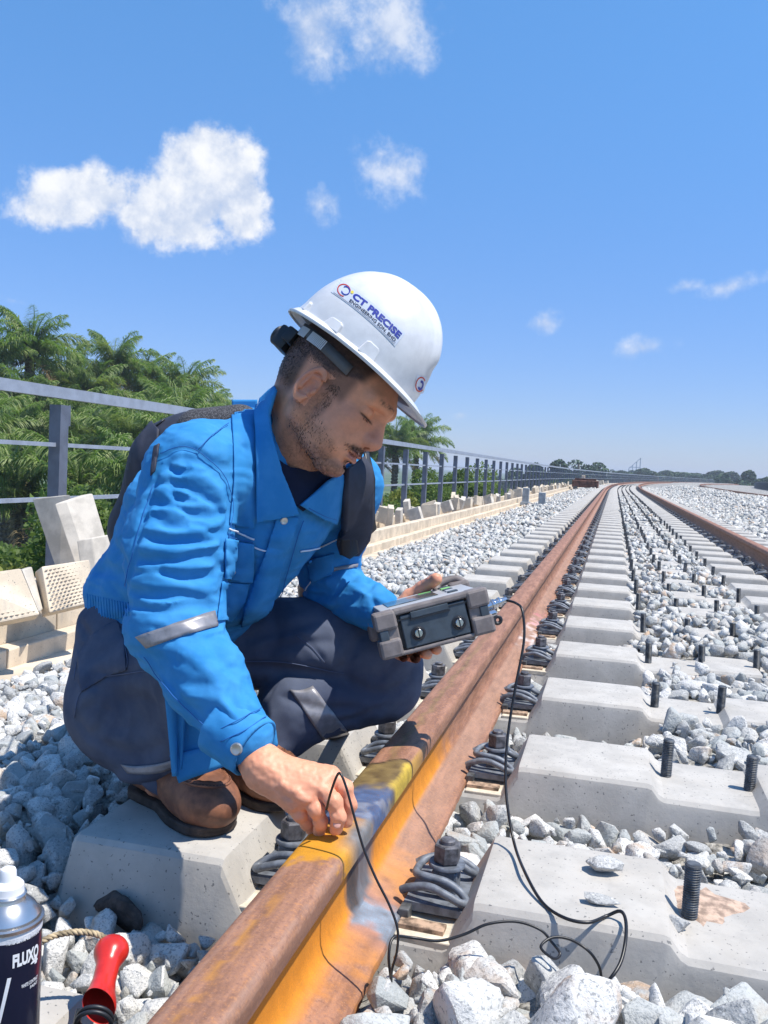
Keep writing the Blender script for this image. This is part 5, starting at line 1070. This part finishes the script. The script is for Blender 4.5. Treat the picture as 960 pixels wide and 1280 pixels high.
# ------------------------------------------------------------------ ultrasonic tester
M['case'] = mat('grey_brown_rubber_case', (.215, .185, .175), .62, var=.12, vscale=50, bump=.25, bscale=220, bdist=.0006); M['slate'] = mat('slate_plastic', (.055, .075, .095), .55, var=.12, vscale=40, bump=.15, bscale=200, bdist=.0005)
M['bezel'] = mat('light_grey_bezel', (.42, .43, .45), .45, var=.06); M['screen'] = mat('tester_screen', (.09, .12, .125), .12, var=.35, vscale=25, col2=(.04, .055, .06), spec=.8); M['keyg'] = mat('green_key', (.22, .50, .16), .5, var=.1); M['chrome'] = mat('chrome_connector', (.68, .68, .70), .22, .95, var=.05)
TL, TR_, BL = P(468, 768, 1.535), P(603, 734, 1.565), P(485, 822, 1.538)
UX = TR_-TL; WD = np.linalg.norm(UX); UX /= WD; UZ = TL-BL; UZ -= UX*(UZ@UX); HT = np.linalg.norm(UZ); UZ /= HT; UY = np.cross(UZ, UX); DM = np.stack([UX, UY, UZ], 1); DO = TL-UZ*HT/2; DD = .120
dv = tag(empty('flaw_detector', tuple(DO)), 'chunky grey-brown portable test instrument with slate battery door held over the knee', 'test instrument')
def dp(x, y, z): return DO+UX*x+UY*y+UZ*z
def dbld(mb, name, m, par=None, **kw): o = mb.build(name, m, **kw); o.parent = par or dv; o.matrix_parent_inverse = Matrix.Translation(tuple(-DO)) if par is None else Matrix.Identity(4); return o
X0, X1 = 0, WD; hz_ = HT/2
body_ = dbld(MB().box(dp(WD/2, DD/2+.004, 0), (WD/2-.008, DD/2, hz_*.86), DM, bev=.006), 'casing', M['case'])
def chunk(pts, h, x0, dx):  # prism whose outline lies in the y-z plane
    return MB().prism(pts, dx, dp(x0, 0, 0), UY, UZ)
for x0, w_ in ((-.006, .040), (WD-.036, .040)):
    for z0, z1 in ((-hz_*1.02, -hz_*.18), (hz_*.22, hz_*1.03)):
        o = dbld(MB().box(dp(x0+w_/2, -.002, (z0+z1)/2), (w_/2, .016, (z1-z0)/2), DM, bev=.005), 'corner_bumper', M['case'])
    dbld(MB().box(dp(x0+w_/2+(.006 if x0 < 0 else -.006), .002, 0), (w_/2-.006, .014, hz_*.7), DM, bev=.003), 'bumper_core', M['case']); dbld(MB().box(dp(x0+w_/2+(-.007 if x0 < 0 else .007), -.004, 0), (.008, .012, hz_*.24), DM, bev=.002), 'strap_lug', M['slate'])
for x0 in (.0, WD-.03):
    dbld(MB().box(dp(x0+.015, DD, hz_*.25), (.020, .014, hz_*.9), DM, bev=.006), 'corner_bumper', M['case'])
dbld(MB().box(dp(WD/2, -.006, hz_*.90), (WD/2-.03, .010, hz_*.13), DM, bev=.003), 'front_rail', M['case']); dbld(MB().box(dp(WD/2, -.004, -hz_*.93), (WD/2-.03, .010, hz_*.10), DM, bev=.003), 'front_rail', M['case'])
door = dbld(MB().box(dp(WD/2, -.0085, -.002), (WD/2-.040, .005, hz_*.74), DM, bev=.002).box(dp(WD/2-.006, -.0135, hz_*.62), (.034, .003, hz_*.14), DM, bev=.001), 'battery_door', M['slate'])
dbld(MB().box(dp(WD/2-.056, -.0128, hz_*.53), (.018, .0016, .0012), DM).box(dp(WD/2-.006, -.0150, hz_*.44), (.036, .0016, .0014), DM).box(dp(WD/2+.046, -.0128, hz_*.60), (.018, .0016, .0012), DM), 'door_groove', M['black'], door)
for x in (.066, WD-.058):
    r_ = dbld(MB().lathe([(.0130, 0), (.0130, .0020), (.0105, .0028), (.0085, .0012)], dp(x, -.013, -hz_*.22), -UY, 28), 'screw_recess', M['black'], door, smooth='auto')
    dbld(MB().lathe([(.0070, 0), (.0070, .0042), (.0062, .0050), (.001, .0050)], dp(x, -.0135, -hz_*.22), -UY, 24), 'screw', M['chrome'], door, smooth='auto'); dbld(MB().box(dp(x, -.0188, -hz_*.22), (.0010, .0006, .0075), DM), 'screw_slot', M['black'], door)
top = dbld(MB().box(dp(WD/2, DD/2+.006, hz_*.90), (WD/2-.012, DD/2-.004, .005), DM, bev=.002), 'bezel', M['bezel']); scr = dbld(MB().box(dp(WD/2-.022, DD/2+.006, hz_*.90+.0052), (WD/2-.052, DD/2-.028, .0012), DM, bev=.0004), 'screen', M['screen'], top)
for k in range(5): dbld(MB().box(dp(WD-.048, .03+.020*k, hz_*.90+.006), (.009, .006, .0016), DM, bev=.001), 'key', M['keyg'] if k == 3 else M['bezel'] if k % 2 else M['slate'], top)
dbld(MB().box(dp(WD/2+.012, DD*.80, hz_*.90+.0066), (.012, .004, .0006), DM), 'screen_readout', M['keyg'], top)
q = catmull([dp(WD-.060, DD+.000, hz_*.9), dp(WD-.050, DD+.012, hz_*1.2), dp(WD-.020, DD+.014, hz_*1.25), dp(WD-.004, DD+.004, hz_*1.0), dp(WD-.002, DD, hz_*.4)], 6); dbld(MB().tube(q, .008, 8), 'carry_handle', M['case'], smooth=True)
CN = P(612, 757, 1.605); cd = UX*.96+UZ*.1; cd /= np.linalg.norm(cd)
dbld(MB().lathe([(.0075, -.012), (.0075, .004), (.0092, .005), (.0092, .010), (.0075, .011), (.0075, .016), (.0088, .017), (.0088, .021), (.0055, .023), (.0050, .034), (.002, .035)], CN, cd, 20), 'cable_plug', M['chrome'], smooth='auto'); dbld(MB().lathe([(.0062, -.012), (.0062, .012), (.0045, .014), (.001, .014)], P(611, 768, 1.60), cd, 14), 'spare_socket', M['chrome'], smooth='auto')
lg = P(622, 775, 1.585); dbld(MB().tube([lg+.0062*(math.cos(a)*UX+math.sin(a)*UZ) for a in np.linspace(0, 2*math.pi, 17)[:-1]], .0034, 8, closed=True).box(lg-UX*.012, (.008, .004, .0055), DM, bev=.001), 'carry_lug', M['black'], smooth='auto')

# ------------------------------------------------------------------ cables
def onp(px, py, z): return onz(px, py, z)
def cable(label, pts, r, n=8): o = MB().tube(catmull(pts, n), r, 8).build('cable', M['wire'], smooth=True); return tag(o, label, 'cable', 'black probe cables')
zt = -.1025+.0035
cable('long black cable hanging from the test instrument to the near sleeper and stones', [CN+cd*.03, P(645, 754, 1.59), P(653, 764, 1.57), P(655, 800, 1.55), P(645, 855, 1.52), P(636, 910, 1.50), P(632, 960, 1.47), P(634, 1005, 1.44), P(643, 1055, 1.40), onp(657, 1092, -.09), onp(678, 1128, zt), onp(705, 1147, zt), onp(735, 1153, zt), onp(758, 1145, zt), onp(775, 1139, zt+.01), P(782, 1150, 1.19), P(782, 1175, 1.155), P(776, 1202, 1.13), P(764, 1222, 1.115), P(750, 1236, 1.12)], .0024)
cable('thin black probe wire looping up from his right hand and down past the rail', [P(408, 1012, 1.163), P(413, 992, 1.15), P(421, 970, 1.14), P(426, 968, 1.135), P(433, 985, 1.13), P(444, 1025, 1.125), P(455, 1062, 1.12), P(470, 1098, 1.11), P(487, 1132, 1.10), P(497, 1162, 1.09), P(496, 1190, 1.085), P(490, 1212, 1.085), P(489, 1230, 1.10)], .0017)
cable('black cable lying over the lower stones with a small loop beside the sleeper', [P(489, 1226, 1.10), P(486, 1195, 1.10), P(492, 1172, 1.115), P(515, 1172, 1.13), P(548, 1176, 1.13), P(580, 1168, 1.135), P(610, 1155, 1.14), P(645, 1152, 1.145), P(675, 1162, 1.14), P(690, 1178, 1.135), P(700, 1192, 1.13), P(692, 1198, 1.12), P(676, 1184, 1.12), P(690, 1172, 1.13), P(712, 1174, 1.13), P(735, 1188, 1.12), P(748, 1206, 1.12), P(752, 1222, 1.12)], .0019)

# ------------------------------------------------------------------ aerosol can, red handle, rope
CX = P(8, 1180, .835); CX = np.array([CX[0], CX[1], 0.]); zr = onz(8, 1144, 0)[2]; zrim = (P(8, 1143, np.linalg.norm((CX-CO)@CF)))[2]; R0 = .0315; zb_ = zrim-.185
can = tag(empty('aerosol_can', (CX[0], CX[1], zb_)), 'dark aerosol can with white nozzle cut by the left edge at the bottom', 'aerosol can'); CI = Matrix.Translation((-CX[0], -CX[1], -zb_))
def cbl(mb, name, m, par=None, **kw): o = mb.build(name, m, **kw); o.parent = par or can; o.matrix_parent_inverse = CI if par is None else Matrix.Identity(4); return o
M['canblk'] = mat('dark_can_print', (.022, .025, .055), .28, .3, var=.12, coat=.3); M['cansil'] = mat('brushed_can_metal', (.62, .60, .58), .25, .9, var=.1); M['canwht'] = mat('white_can_plastic', (.78, .78, .80), .4, var=.04)
z = zrim; c3 = (CX[0], CX[1], 0)
bd_ = cbl(MB().lathe([(R0-.002, zb_), (R0, zb_+.003), (R0, z-.010)], c3, seg=56), 'can_body', M['canblk'], smooth='auto'); cbl(MB().lathe([(R0+.0002, z-.011), (R0+.0004, z-.004)], c3, seg=56), 'white_band', M['canwht'], smooth='auto'); cbl(MB().lathe([(R0, z-.005), (R0+.0016, z-.003), (R0+.0016, z), (R0-.001, z+.001), (R0-.003, z-.001), (R0*.93, z+.003), (R0*.80, z+.010), (R0*.62, z+.0155), (R0*.52, z+.0175), (R0*.50, z+.020), (R0*.54, z+.0225), (R0*.50, z+.024), (R0*.38, z+.024)], c3, seg=56), 'dome', M['cansil'], smooth='auto')
cbl(MB().lathe([(R0*.47, z+.022), (R0*.45, z+.031), (R0*.36, z+.034), (R0*.24, z+.035), (R0*.23, z+.044), (R0*.20, z+.046), (R0*.05, z+.046)], c3, seg=36), 'nozzle', M['canwht'], smooth='auto')
def on_can(s, px0, px1, py0, py1, m, bold=.02, name='lettering', V=None, F=None, off=.0005):
    if V is None: V, F = text2d(s, bold)
    V, F = refine(fit(V, 0, 1, 0, 1), F, .04); d0 = (CX-CO)@CF; rr = R0+off; th0 = math.atan2(-CF[1], -CF[0])
    # angle about the axis that shows at a given photo column, found on the near half
    ang = np.linspace(-1.45, 1.45, 200); PX = pix(np.stack([CX[0]+rr*np.cos(th0+ang), CX[1]+rr*np.sin(th0+ang), np.full(200, z-.05)], 1)); a0, a1 = [np.interp(v, PX[:, 0], ang) for v in (px0, px1)]
    a = a0+(a1-a0)*V[:, 0]; zz = [(P(20, y, d0-R0))[2] for y in (py0, py1)]; Z = zz[0]+(zz[1]-zz[0])*V[:, 1]; o = mesh_np(name, np.stack([CX[0]+rr*np.cos(th0+a), CX[1]+rr*np.sin(th0+a), Z], 1), F, m, smooth=False)
    bm = bmesh.new(); bm.from_mesh(o.data); bmesh.ops.recalc_face_normals(bm, faces=bm.faces); bm.to_mesh(o.data); bm.free(); o.parent = can; o.matrix_parent_inverse = CI; return o
on_can('FOND BLANC-CONTRASTE', 7, 49.6, 1175, 1183, M['ink_white'], .02); on_can('FLUXO', 15, 49.8, 1196, 1214, M['ink_white'], .05); on_can('4', 38, 46.5, 1211, 1221, M['ink_white'], .05); on_can('WHITE CONTRAST', 27, 49.7, 1239, 1244, M['ink_white'], .02); on_can('PAINT', 38, 47, 1246, 1250, M['ink_white'], .02)
st_ = np.array([(0, 0), (.25, 0), (1, 1), (.7, 1)]); on_can('', -3, 14, 1225, 1285, M['ink_white'], V=st_, F=[(0, 1, 2, 3)], name='stripe')
M['redpl'] = mat('red_glossy_plastic', (.62, .028, .018), .28, var=.10, vscale=40, coat=.3)
rh = tag(empty('brush_handle', tuple(P(135, 1200, .93))), 'red plastic tool handle with round end and black ring beside the aerosol can', 'tool handle'); RI = Matrix.Translation(tuple(-P(135, 1200, .93)))
a, b = P(139, 1190, .955), P(112, 1300, .86); ax = b-a; Lh = np.linalg.norm(ax); ax /= Lh
def rbl(mb, name, m, par=None, **kw): o = mb.build(name, m, **kw); o.parent = par or rh; o.matrix_parent_inverse = RI if par is None else Matrix.Identity(4); return o
k_ = Lh/.11
def rh_sdf(p):
    d = smins(.006, el(p, a-ax*.001, (.0185, .0185, .0165)), rc(p, a+ax*.004, a+ax*.050, .0125, .0118)); return smins(.008, d, rc(p, a+ax*.050, a+ax*.066, .0118, .0165), rc(p, a+ax*.066, a+ax*.16, .0165, .0175))
o = sdf_obj('grip', rh_sdf, a-.06, a+.19, .0022, M['redpl']); o.parent = rh; o.matrix_parent_inverse = RI
for s_, r in ((.080, .0168), (.086, .0172)): rbl(MB().tube([a+ax*s_+r*(math.cos(t)*np.cross(ax, [0, 0, 1])/np.linalg.norm(np.cross(ax, [0, 0, 1]))+math.sin(t)*np.cross(ax, np.cross(ax, [0, 0, 1]))/np.linalg.norm(np.cross(ax, np.cross(ax, [0, 0, 1])))) for t in np.linspace(0, 2*math.pi, 29)[:-1]], .0022, 7, closed=True), 'black_ring', M['black'], smooth=True)
rbl(MB().tube(catmull([P(100, 1262, .90), P(96, 1280, .89), P(92, 1310, .87)], 4), .004, 7), 'trigger_bar', M['black'], smooth=True)
M['rope'] = mat('tan_twisted_rope', (.46, .36, .22), .9, var=.3, vscale=90)
rp = catmull([P(30, 1190, .93), P(50, 1178, .935), P(70, 1169, .945), P(95, 1165, .955), P(118, 1167, .96), P(134, 1174, .96)], 10); mb = MB(); T = np.gradient(rp, axis=0); T /= np.linalg.norm(T, axis=1)[:, None]; S = np.cross(T, [0, 0, 1.]); S /= np.linalg.norm(S, axis=1)[:, None]; B_ = np.cross(T, S); ph = np.cumsum(np.r_[0, np.linalg.norm(np.diff(rp, axis=0), axis=1)])/.0026
for k in range(3): w_ = ph+2*math.pi*k/3; mb.tube(rp+.0018*(np.cos(w_)[:, None]*S+np.sin(w_)[:, None]*B_), .0019, 6)
tag(mb.build('rope', M['rope'], smooth=True), 'short length of tan twisted rope between the aerosol can and red handle', 'rope')
# ================================================================== PALMS AND FAR THINGS
M['frond'] = mat('palm_leaf', (.31, .36, .13), .45, var=.3, vscale=3, col2=(.12, .19, .055), spec=.3)
M['frond2'] = mat('young_palm_leaf', (.27, .31, .12), .5, var=.25, vscale=3, col2=(.08, .13, .03), spec=.3)
M['deadfrond'] = mat('dry_palm_leaf', (.36, .27, .13), .8, var=.3, vscale=4)
M['trunk'] = mat('palm_trunk_bark', (.17, .13, .09), .95, var=.35, vscale=8, bump=.8, bscale=9, bdist=.05)
M['bush'] = mat('shrub_leaf', (.14, .20, .05), .55, var=.4, vscale=1.2, col2=(.05, .09, .025), spec=.25)
M['bush2'] = mat('yellow_green_shrub_leaf', (.27, .29, .07), .6, var=.35, vscale=1.2, col2=(.09, .12, .03), spec=.2)
for k in ('frond', 'frond2', 'bush', 'bush2'):                       # thin leaves let light through
    t = M[k].node_tree; n = N(t); b = t.nodes['Principled BSDF']; out = t.nodes['Material Output']; tl = n.n('ShaderNodeBsdfTranslucent', i_Color=tuple(2*c for c in {'frond': (.08, .15, .02), 'frond2': (.14, .19, .03), 'bush': (.10, .15, .03), 'bush2': (.15, .17, .03)}[k])+(1,))
    mx = n.n('ShaderNodeMixShader'); mx.inputs[0].default_value = .42; t.links.new(b.outputs[0], mx.inputs[1]); t.links.new(tl.outputs[0], mx.inputs[2]); t.links.new(mx.outputs[0], out.inputs[0])
def frond_mesh(L, lift, droop, seed, m):
    rg = random.Random(seed); V = []; F = []; n = 34; pts = []
    for i in range(n+1):
        t = i/n; a = lift-droop*t**1.4; pts.append((0, 0) if i == 0 else (pts[-1][0]+L/n*math.cos(a), pts[-1][1]+L/n*math.sin(a)))
    for i in range(n):
        (x0, z0), (x1, z1) = pts[i], pts[i+1]; w_ = .045*(1-i/n)+.006; k = len(V); V += [(x0, -w_, z0), (x0, w_, z0), (x1, w_*.97, z1), (x1, -w_*.97, z1), ((x0+x1)/2, 0, (z0+z1)/2-w_)]; F += [(k, k+1, k+2, k+3), (k, k+3, k+4), (k+1, k+4, k+2)]
    for i in range(3, n+1):
        for s in (-1, 1):
            for rep in (0, .33, .66):
                t = i/n; x, z = pts[i]; l = L*.25*math.sin(math.pi*min(.97, .12+.85*t))**.7*rg.uniform(.8, 1.1); fw = rg.uniform(.25, .5)+.6*t; up = rg.uniform(-.5, .8)-(.25 if rep else 0); x += rep*L/n*.5
                d = Vector((math.sin(fw)*1., s*math.cos(fw), up)).normalized(); w_ = .022*L/3
                a = Vector((x, 0, z)); b_ = a+d*l*.55+Vector((0, 0, -.02*l)); c = a+d*l*.95+Vector((0, 0, -.30*l)); k = len(V)
                V += [tuple(a+Vector((w_, 0, 0))), tuple(a-Vector((w_, 0, 0))), tuple(b_-Vector((w_*1.1, 0, 0))), tuple(b_+Vector((w_*1.1, 0, 0))), tuple(c)]; F += [(k, k+1, k+2, k+3), (k+3, k+2, k+4)]
    me = bpy.data.meshes.new('frond'); me.from_pydata(V, [], F); me.materials.append(m); return me
FR = [frond_mesh(3.1, 1.45, 1.35, 1, M['frond']), frond_mesh(3.1, 1.15, 1.5, 2, M['frond']), frond_mesh(3.0, .6, 1.6, 3, M['frond']), frond_mesh(2.9, .2, 1.3, 4, M['frond']), frond_mesh(3.0, .9, 1.5, 6, M['frond2']), frond_mesh(2.6, -.3, .9, 5, M['deadfrond'])]
def trunk_mesh(H):
    pr = []; z = -H
    while z < 0: pr += [(.24+.05*random.random(), z), (.19+.03*random.random(), z+.12)]; z += .22
    o = MB().lathe(pr+[(.12, .1)], (0, 0, 0), seg=10).build('trunk', M['trunk']); me = o.data; bpy.data.objects.remove(o); return me
TR = trunk_mesh(9.)
def palm(px, py, d, sc, label, n=34):
    p = P(px, py, d); t = tag(empty('oil_palm', p, (0, 0, random.uniform(0, 6))), label, 'palm tree', 'oil palms behind the fence'); t.scale = (sc, sc, sc); link('trunk', TR, t)
    for k in range(n):
        q = (k+.5)/n; me = FR[0] if q < .26 else FR[1] if q < .5 else FR[2] if q < .72 else FR[3] if q < .92 else FR[5]
        if random.random() < .16 and q < .7: me = FR[4]
        o = link('frond', me, t); o.rotation_euler = (random.uniform(-.15, .15), random.uniform(-.12, .12), k*2.399+random.uniform(-.2, .2)); s = random.uniform(.85, 1.08); o.scale = (s, s, s); o.location = (0, 0, -.35*q)
PL_ = [(38, 446, 42, .95, 'tall oil palm at the far left, its crown the highest above the fence'), (-18, 470, 40, 1., 'oil palm cut by the left picture edge'), (82, 482, 46, .9, 'oil palm just right of the tallest one at the left'), (143, 468, 48, .95, 'spiky oil palm standing up in the middle of the left grove'),
       (112, 500, 44, .85, 'lower oil palm between the tallest and the spiky middle one'), (182, 492, 50, .95, 'oil palm right of the spiky middle one'), (232, 500, 52, 1.0, 'oil palm rising above the backpack top'), (258, 522, 60, .9, 'oil palm at the right end of the left grove'), (210, 518, 50, .9, 'oil palm crown just over the top rail left of the backpack'),
       (495, 566, 62, 1., 'oil palm beside the helmet brim, left one of the pair'), (521, 560, 66, 1.0, 'oil palm beside the helmet brim, right one of the pair'), (462, 575, 64, .95, 'oil palm hidden behind the man face')]
for a in PL_: palm(a[0], a[1]-6, a[2], a[3], a[4], 30)
for y0_, dd, sc_, st_, n_ in ((530, 40, .95, 44, 26), (562, 33, .9, 52, 24), (605, 25, .8, 70, 22)):
    for k_, px in enumerate(range(-40, 262, st_)):
        palm(px+random.uniform(-12, 12), y0_+random.uniform(-14, 14)+.05*max(px, 0), dd+random.uniform(-3, 3), sc_, {40: 'oil palm in the second row of the left grove, crown behind the top rail', 33: 'low oil palm in the left grove, crown between top and middle rail', 25: 'young low oil palm in the left grove, crown under the middle rail'}[dd], n_)
def leafmass(name, n, rx, rz, m, seed, leaf=.16):
    rg = np.random.default_rng(seed); nb = 16; bc = rg.uniform(-1, 1, (nb, 3))*np.array([rx, rx, rz*.5])*.75; bc[:, 2] += rz*.45; br = rg.uniform(.3, .6, nb)*rx*.6
    k = rg.integers(0, nb, n); d = rg.normal(size=(n, 3)); d /= np.linalg.norm(d, axis=1)[:, None]; p = bc[k]+d*br[k][:, None]*rg.uniform(.6, 1.05, (n, 1)); R_ = rmats(n); s = leaf*rg.uniform(.6, 1.4, n)
    q = np.array([(-1, -.35, 0), (0, -.5, .12), (1, 0, 0), (0, .5, .12), (-1, .35, 0)])*.5; V = np.einsum('nij,mj->nmi', R_*s[:, None, None], q)+p[:, None]; F = (np.arange(5)[None]+np.arange(n)[:, None]*5)
    o = mesh_np(name, V.reshape(-1, 3), [F], m, smooth=False); me = o.data; bpy.data.objects.remove(o); return me
BS = [leafmass('shrub', 16000, 1.7, 2.6, M['bush'], 1, .085), leafmass('shrub', 16000, 1.7, 2.2, M['bush2'], 2, .08), leafmass('shrub', 12000, 1.5, 2.9, M['bush'], 3, .10)]
def shrub(x, y, z, s, k, label): o = link('shrub', BS[k], loc=(x, y, z)); o.scale = (s, s, s*random.uniform(.8, 1.15)); o.rotation_euler = (0, 0, random.uniform(0, 6)); return tag(o, label, 'shrub', 'shrubs on the slope behind the fence')
for i in range(150):
    px = random.choice((random.uniform(-40, 330), random.uniform(430, 700), random.uniform(-40, 330))); d = random.uniform(7, 26) if px < 400 else random.uniform(14, 90)
    p = P(px, 640, d)
    if p[0] > -4.6+float(cv(p[1])): continue
    z = -.75-.72*max(0, (-3.9-(p[0]-float(cv(p[1])))))*.75; z = max(z, -4.6)-.4
    s = random.uniform(.55, .9)*(1 if d < 14 else 1.3); top = .05 if px < 400 else -.9
    shrub(p[0], p[1], min(z, top-1.2*s), s, 1 if (random.random() < .55 and d < 30) else random.choice((0, 2)), 'yellow-green shrub mass seen through the rails of the left fence' if px < 400 else 'shrub on the low ground behind the fence, right of the man')
M['fartree'] = mat('far_tree_leaf', (.06, .105, .045), .8, var=.4, vscale=.15, col2=(.03, .06, .03))
def crown(seed, w_, h, nb=14):
    rg = np.random.default_rng(seed); n = 3000; bc = np.stack([rg.uniform(-1, 1, nb)*w_*.75, rg.uniform(-.5, .5, nb)*w_, h*(.35+.45*rg.random(nb)**1)*(1-.5*np.abs(rg.uniform(-1, 1, nb)))], -1); k = rg.integers(0, nb, n); d = rg.normal(size=(n, 3)); d /= np.linalg.norm(d, axis=1)[:, None]
    p = bc[k]+d*(rg.uniform(.16, .32, nb)*w_)[k][:, None]; R_ = rmats(n); s = w_*.075*rg.uniform(.6, 1.4, n); q = np.array([(-1, -.6, 0), (1, -.6, 0), (1, .6, .2), (-1, .6, 0)])*.5
    V = np.einsum('nij,mj->nmi', R_*s[:, None, None], q)+p[:, None]; o = mesh_np('crown', V.reshape(-1, 3), [np.arange(n*4).reshape(-1, 4)], M['fartree'], smooth=False); me = o.data; bpy.data.objects.remove(o); return me
CRW = [crown(9, 4, 7), crown(10, 4.5, 6), crown(12, 3.6, 8)]
tm = MB().tube([(0, 0, 0), (.1, 0, 2), (0, .1, 4.5)], [.3, .22, .12], 7).build('trunk', M['trunk']); TM = tm.data; bpy.data.objects.remove(tm)
def fartree(px, d, ztop, sx, label, grp='far trees'):
    p = P(px, 600, d); k = random.randrange(3); t = tag(empty('tree', (p[0], p[1], -5.1)), label, 'tree', grp); s = (ztop+5.1)/(6.2, 5.4, 7.2)[k]*1.12; t.scale = (s*sx*1.3, s*sx*1.3, s); link('crown', CRW[k], t); link('trunk', TM, t)
fartree(722, 170, 4.2, .75, 'round-topped tree above the far end of the left fence'); fartree(697, 150, 2.6, .8, 'low tree just left of the round-topped one above the far fence'); fartree(668, 160, 2.0, .8, 'small dark tree top over the left fence line')
fartree(766, 260, 3.2, .5, 'thin far tree in the gap where the track bends')
fartree(932, 210, 3.2, .85, 'broad dome-shaped tree above the right fence'); fartree(955, 200, 1.8, .8, 'lower tree right of the dome-shaped tree at the picture edge')
for px in range(775, 925, 7): fartree(px+random.uniform(-3, 3), random.uniform(250, 330), random.uniform(2.6, 4.0)*(1 if px > 800 else .7), 1.3, 'tree in the far green belt behind the right-hand fence', 'trees of the far green belt')
for px in range(560, 700, 9): fartree(px, random.uniform(170, 260), random.uniform(-2.2, -.2), 1.1, 'low far tree on the plain behind the left fence', 'low trees on the plain')
for px in list(range(700, 800, 9))+list(range(940, 1010, 9)): fartree(px, random.uniform(600, 800), random.uniform(-1.5, 1.5), 1.6, 'faint tree along the horizon past the bend', 'horizon trees')
# far scaffold-like mast with a slanted top
M['mast'] = mat('pale_mast_steel', (.42, .48, .58), .6, .2, var=.1)
t = tag(empty('lattice_tower', P(792, 600, 420)), 'tall pale lattice structure with slanted top far down the line', 'tower'); mb = MB(); mb2 = MB()
for i, (a, b) in enumerate(((0, 5.2), (1.7, 7.), (3.4, 8.8), (5.1, 10.5))): mb.box((a-2.5, 0, b/2-2.5), (.14, .14, b/2+2.5)); mb.box((a-2.5, 3, b/2-2.5), (.14, .14, b/2+2.5))
for z in range(0, 8, 2): mb2.box((0, 0, z), (2.6, .1, .1)); mb2.box((0, 3, z), (2.6, .1, .1))
mb2.tube([(-2.6, 0, 5.2), (2.7, 0, 10.6)], .15, 6); mb2.tube([(-2.6, 3, 5.2), (2.7, 3, 10.6)], .15, 6); mb.build('column', M['mast'], t); mb2.build('cross_beam', M['mast'], t)
M['rustbox'] = mat('rust_brown_paint', (.17, .075, .05), .8, var=.3)
p = np.array([-1.35, 44, 0.]); t = tag(empty('rail_trolley', p), 'rust-brown steel trolley standing beside the far track', 'trolley')
MB().box((0, 0, .05), (.62, .55, .17), bev=.03).build('body', M['rustbox'], t); MB().box((0, 0, .26), (.5, .45, .05)).build('deck', M['rustbox'], t); MB().box((-.12, 0, .38), (.08, .2, .08), bev=.02).build('toolbox', M['beige'], t)
for s in (-1, 1): MB().tube([(s*.45, -.62, -.18), (s*.45, -.5, -.18)], .12, 12).build('wheel', M['stud'], t)
M['bollard'] = mat('grey_marker_concrete', (.33, .36, .38), .8, var=.15)
for x, y, h, l in ((-1.95, 20.5, .36, 'grey concrete marker post, left one of two by the far ballast'), (-1.5, 19.5, .30, 'grey concrete marker post, right one of two by the far ballast')):
    t = tag(empty('marker_post', (x, y, -.25)), l, 'post', 'marker posts'); MB().box((0, 0, h/2), (.075, .06, h/2+.02), bev=.01).build('shaft', M['bollard'], t); MB().box((0, 0, .02), (.11, .1, .04), bev=.01).build('base', M['bollard'], t)
# pale blocks heaped where the line bends
for i in range(14):
    y = random.uniform(50, 78); o = link('cover_slab', SLM[i % 5], loc=(-1.9+float(cv(y))+random.uniform(-.3, .3), y, -.05)); o.scale = (2, 2, 1.3); o.rotation_euler = (random.uniform(-.4, .4), 0, random.uniform(0, 3)); tag(o, 'pale slab in the heap by the far bend of the track', 'slab', 'heap of slabs by the bend')
# ------------------------------------------------------------------ air
hz = bpy.data.materials.new('thin_haze'); hz.use_nodes = True; ht = hz.node_tree; ht.nodes.remove(ht.nodes['Principled BSDF']); pv = ht.nodes.new('ShaderNodeVolumePrincipled'); pv.inputs['Color'].default_value = (.80, .88, 1, 1); pv.inputs['Density'].default_value = HAZE; ht.links.new(pv.outputs[0], ht.nodes['Material Output'].inputs['Volume'])
o = MB().box((0, 1050, 4), (2000, 1400, 10.3)).build('haze', hz, kind='stuff')
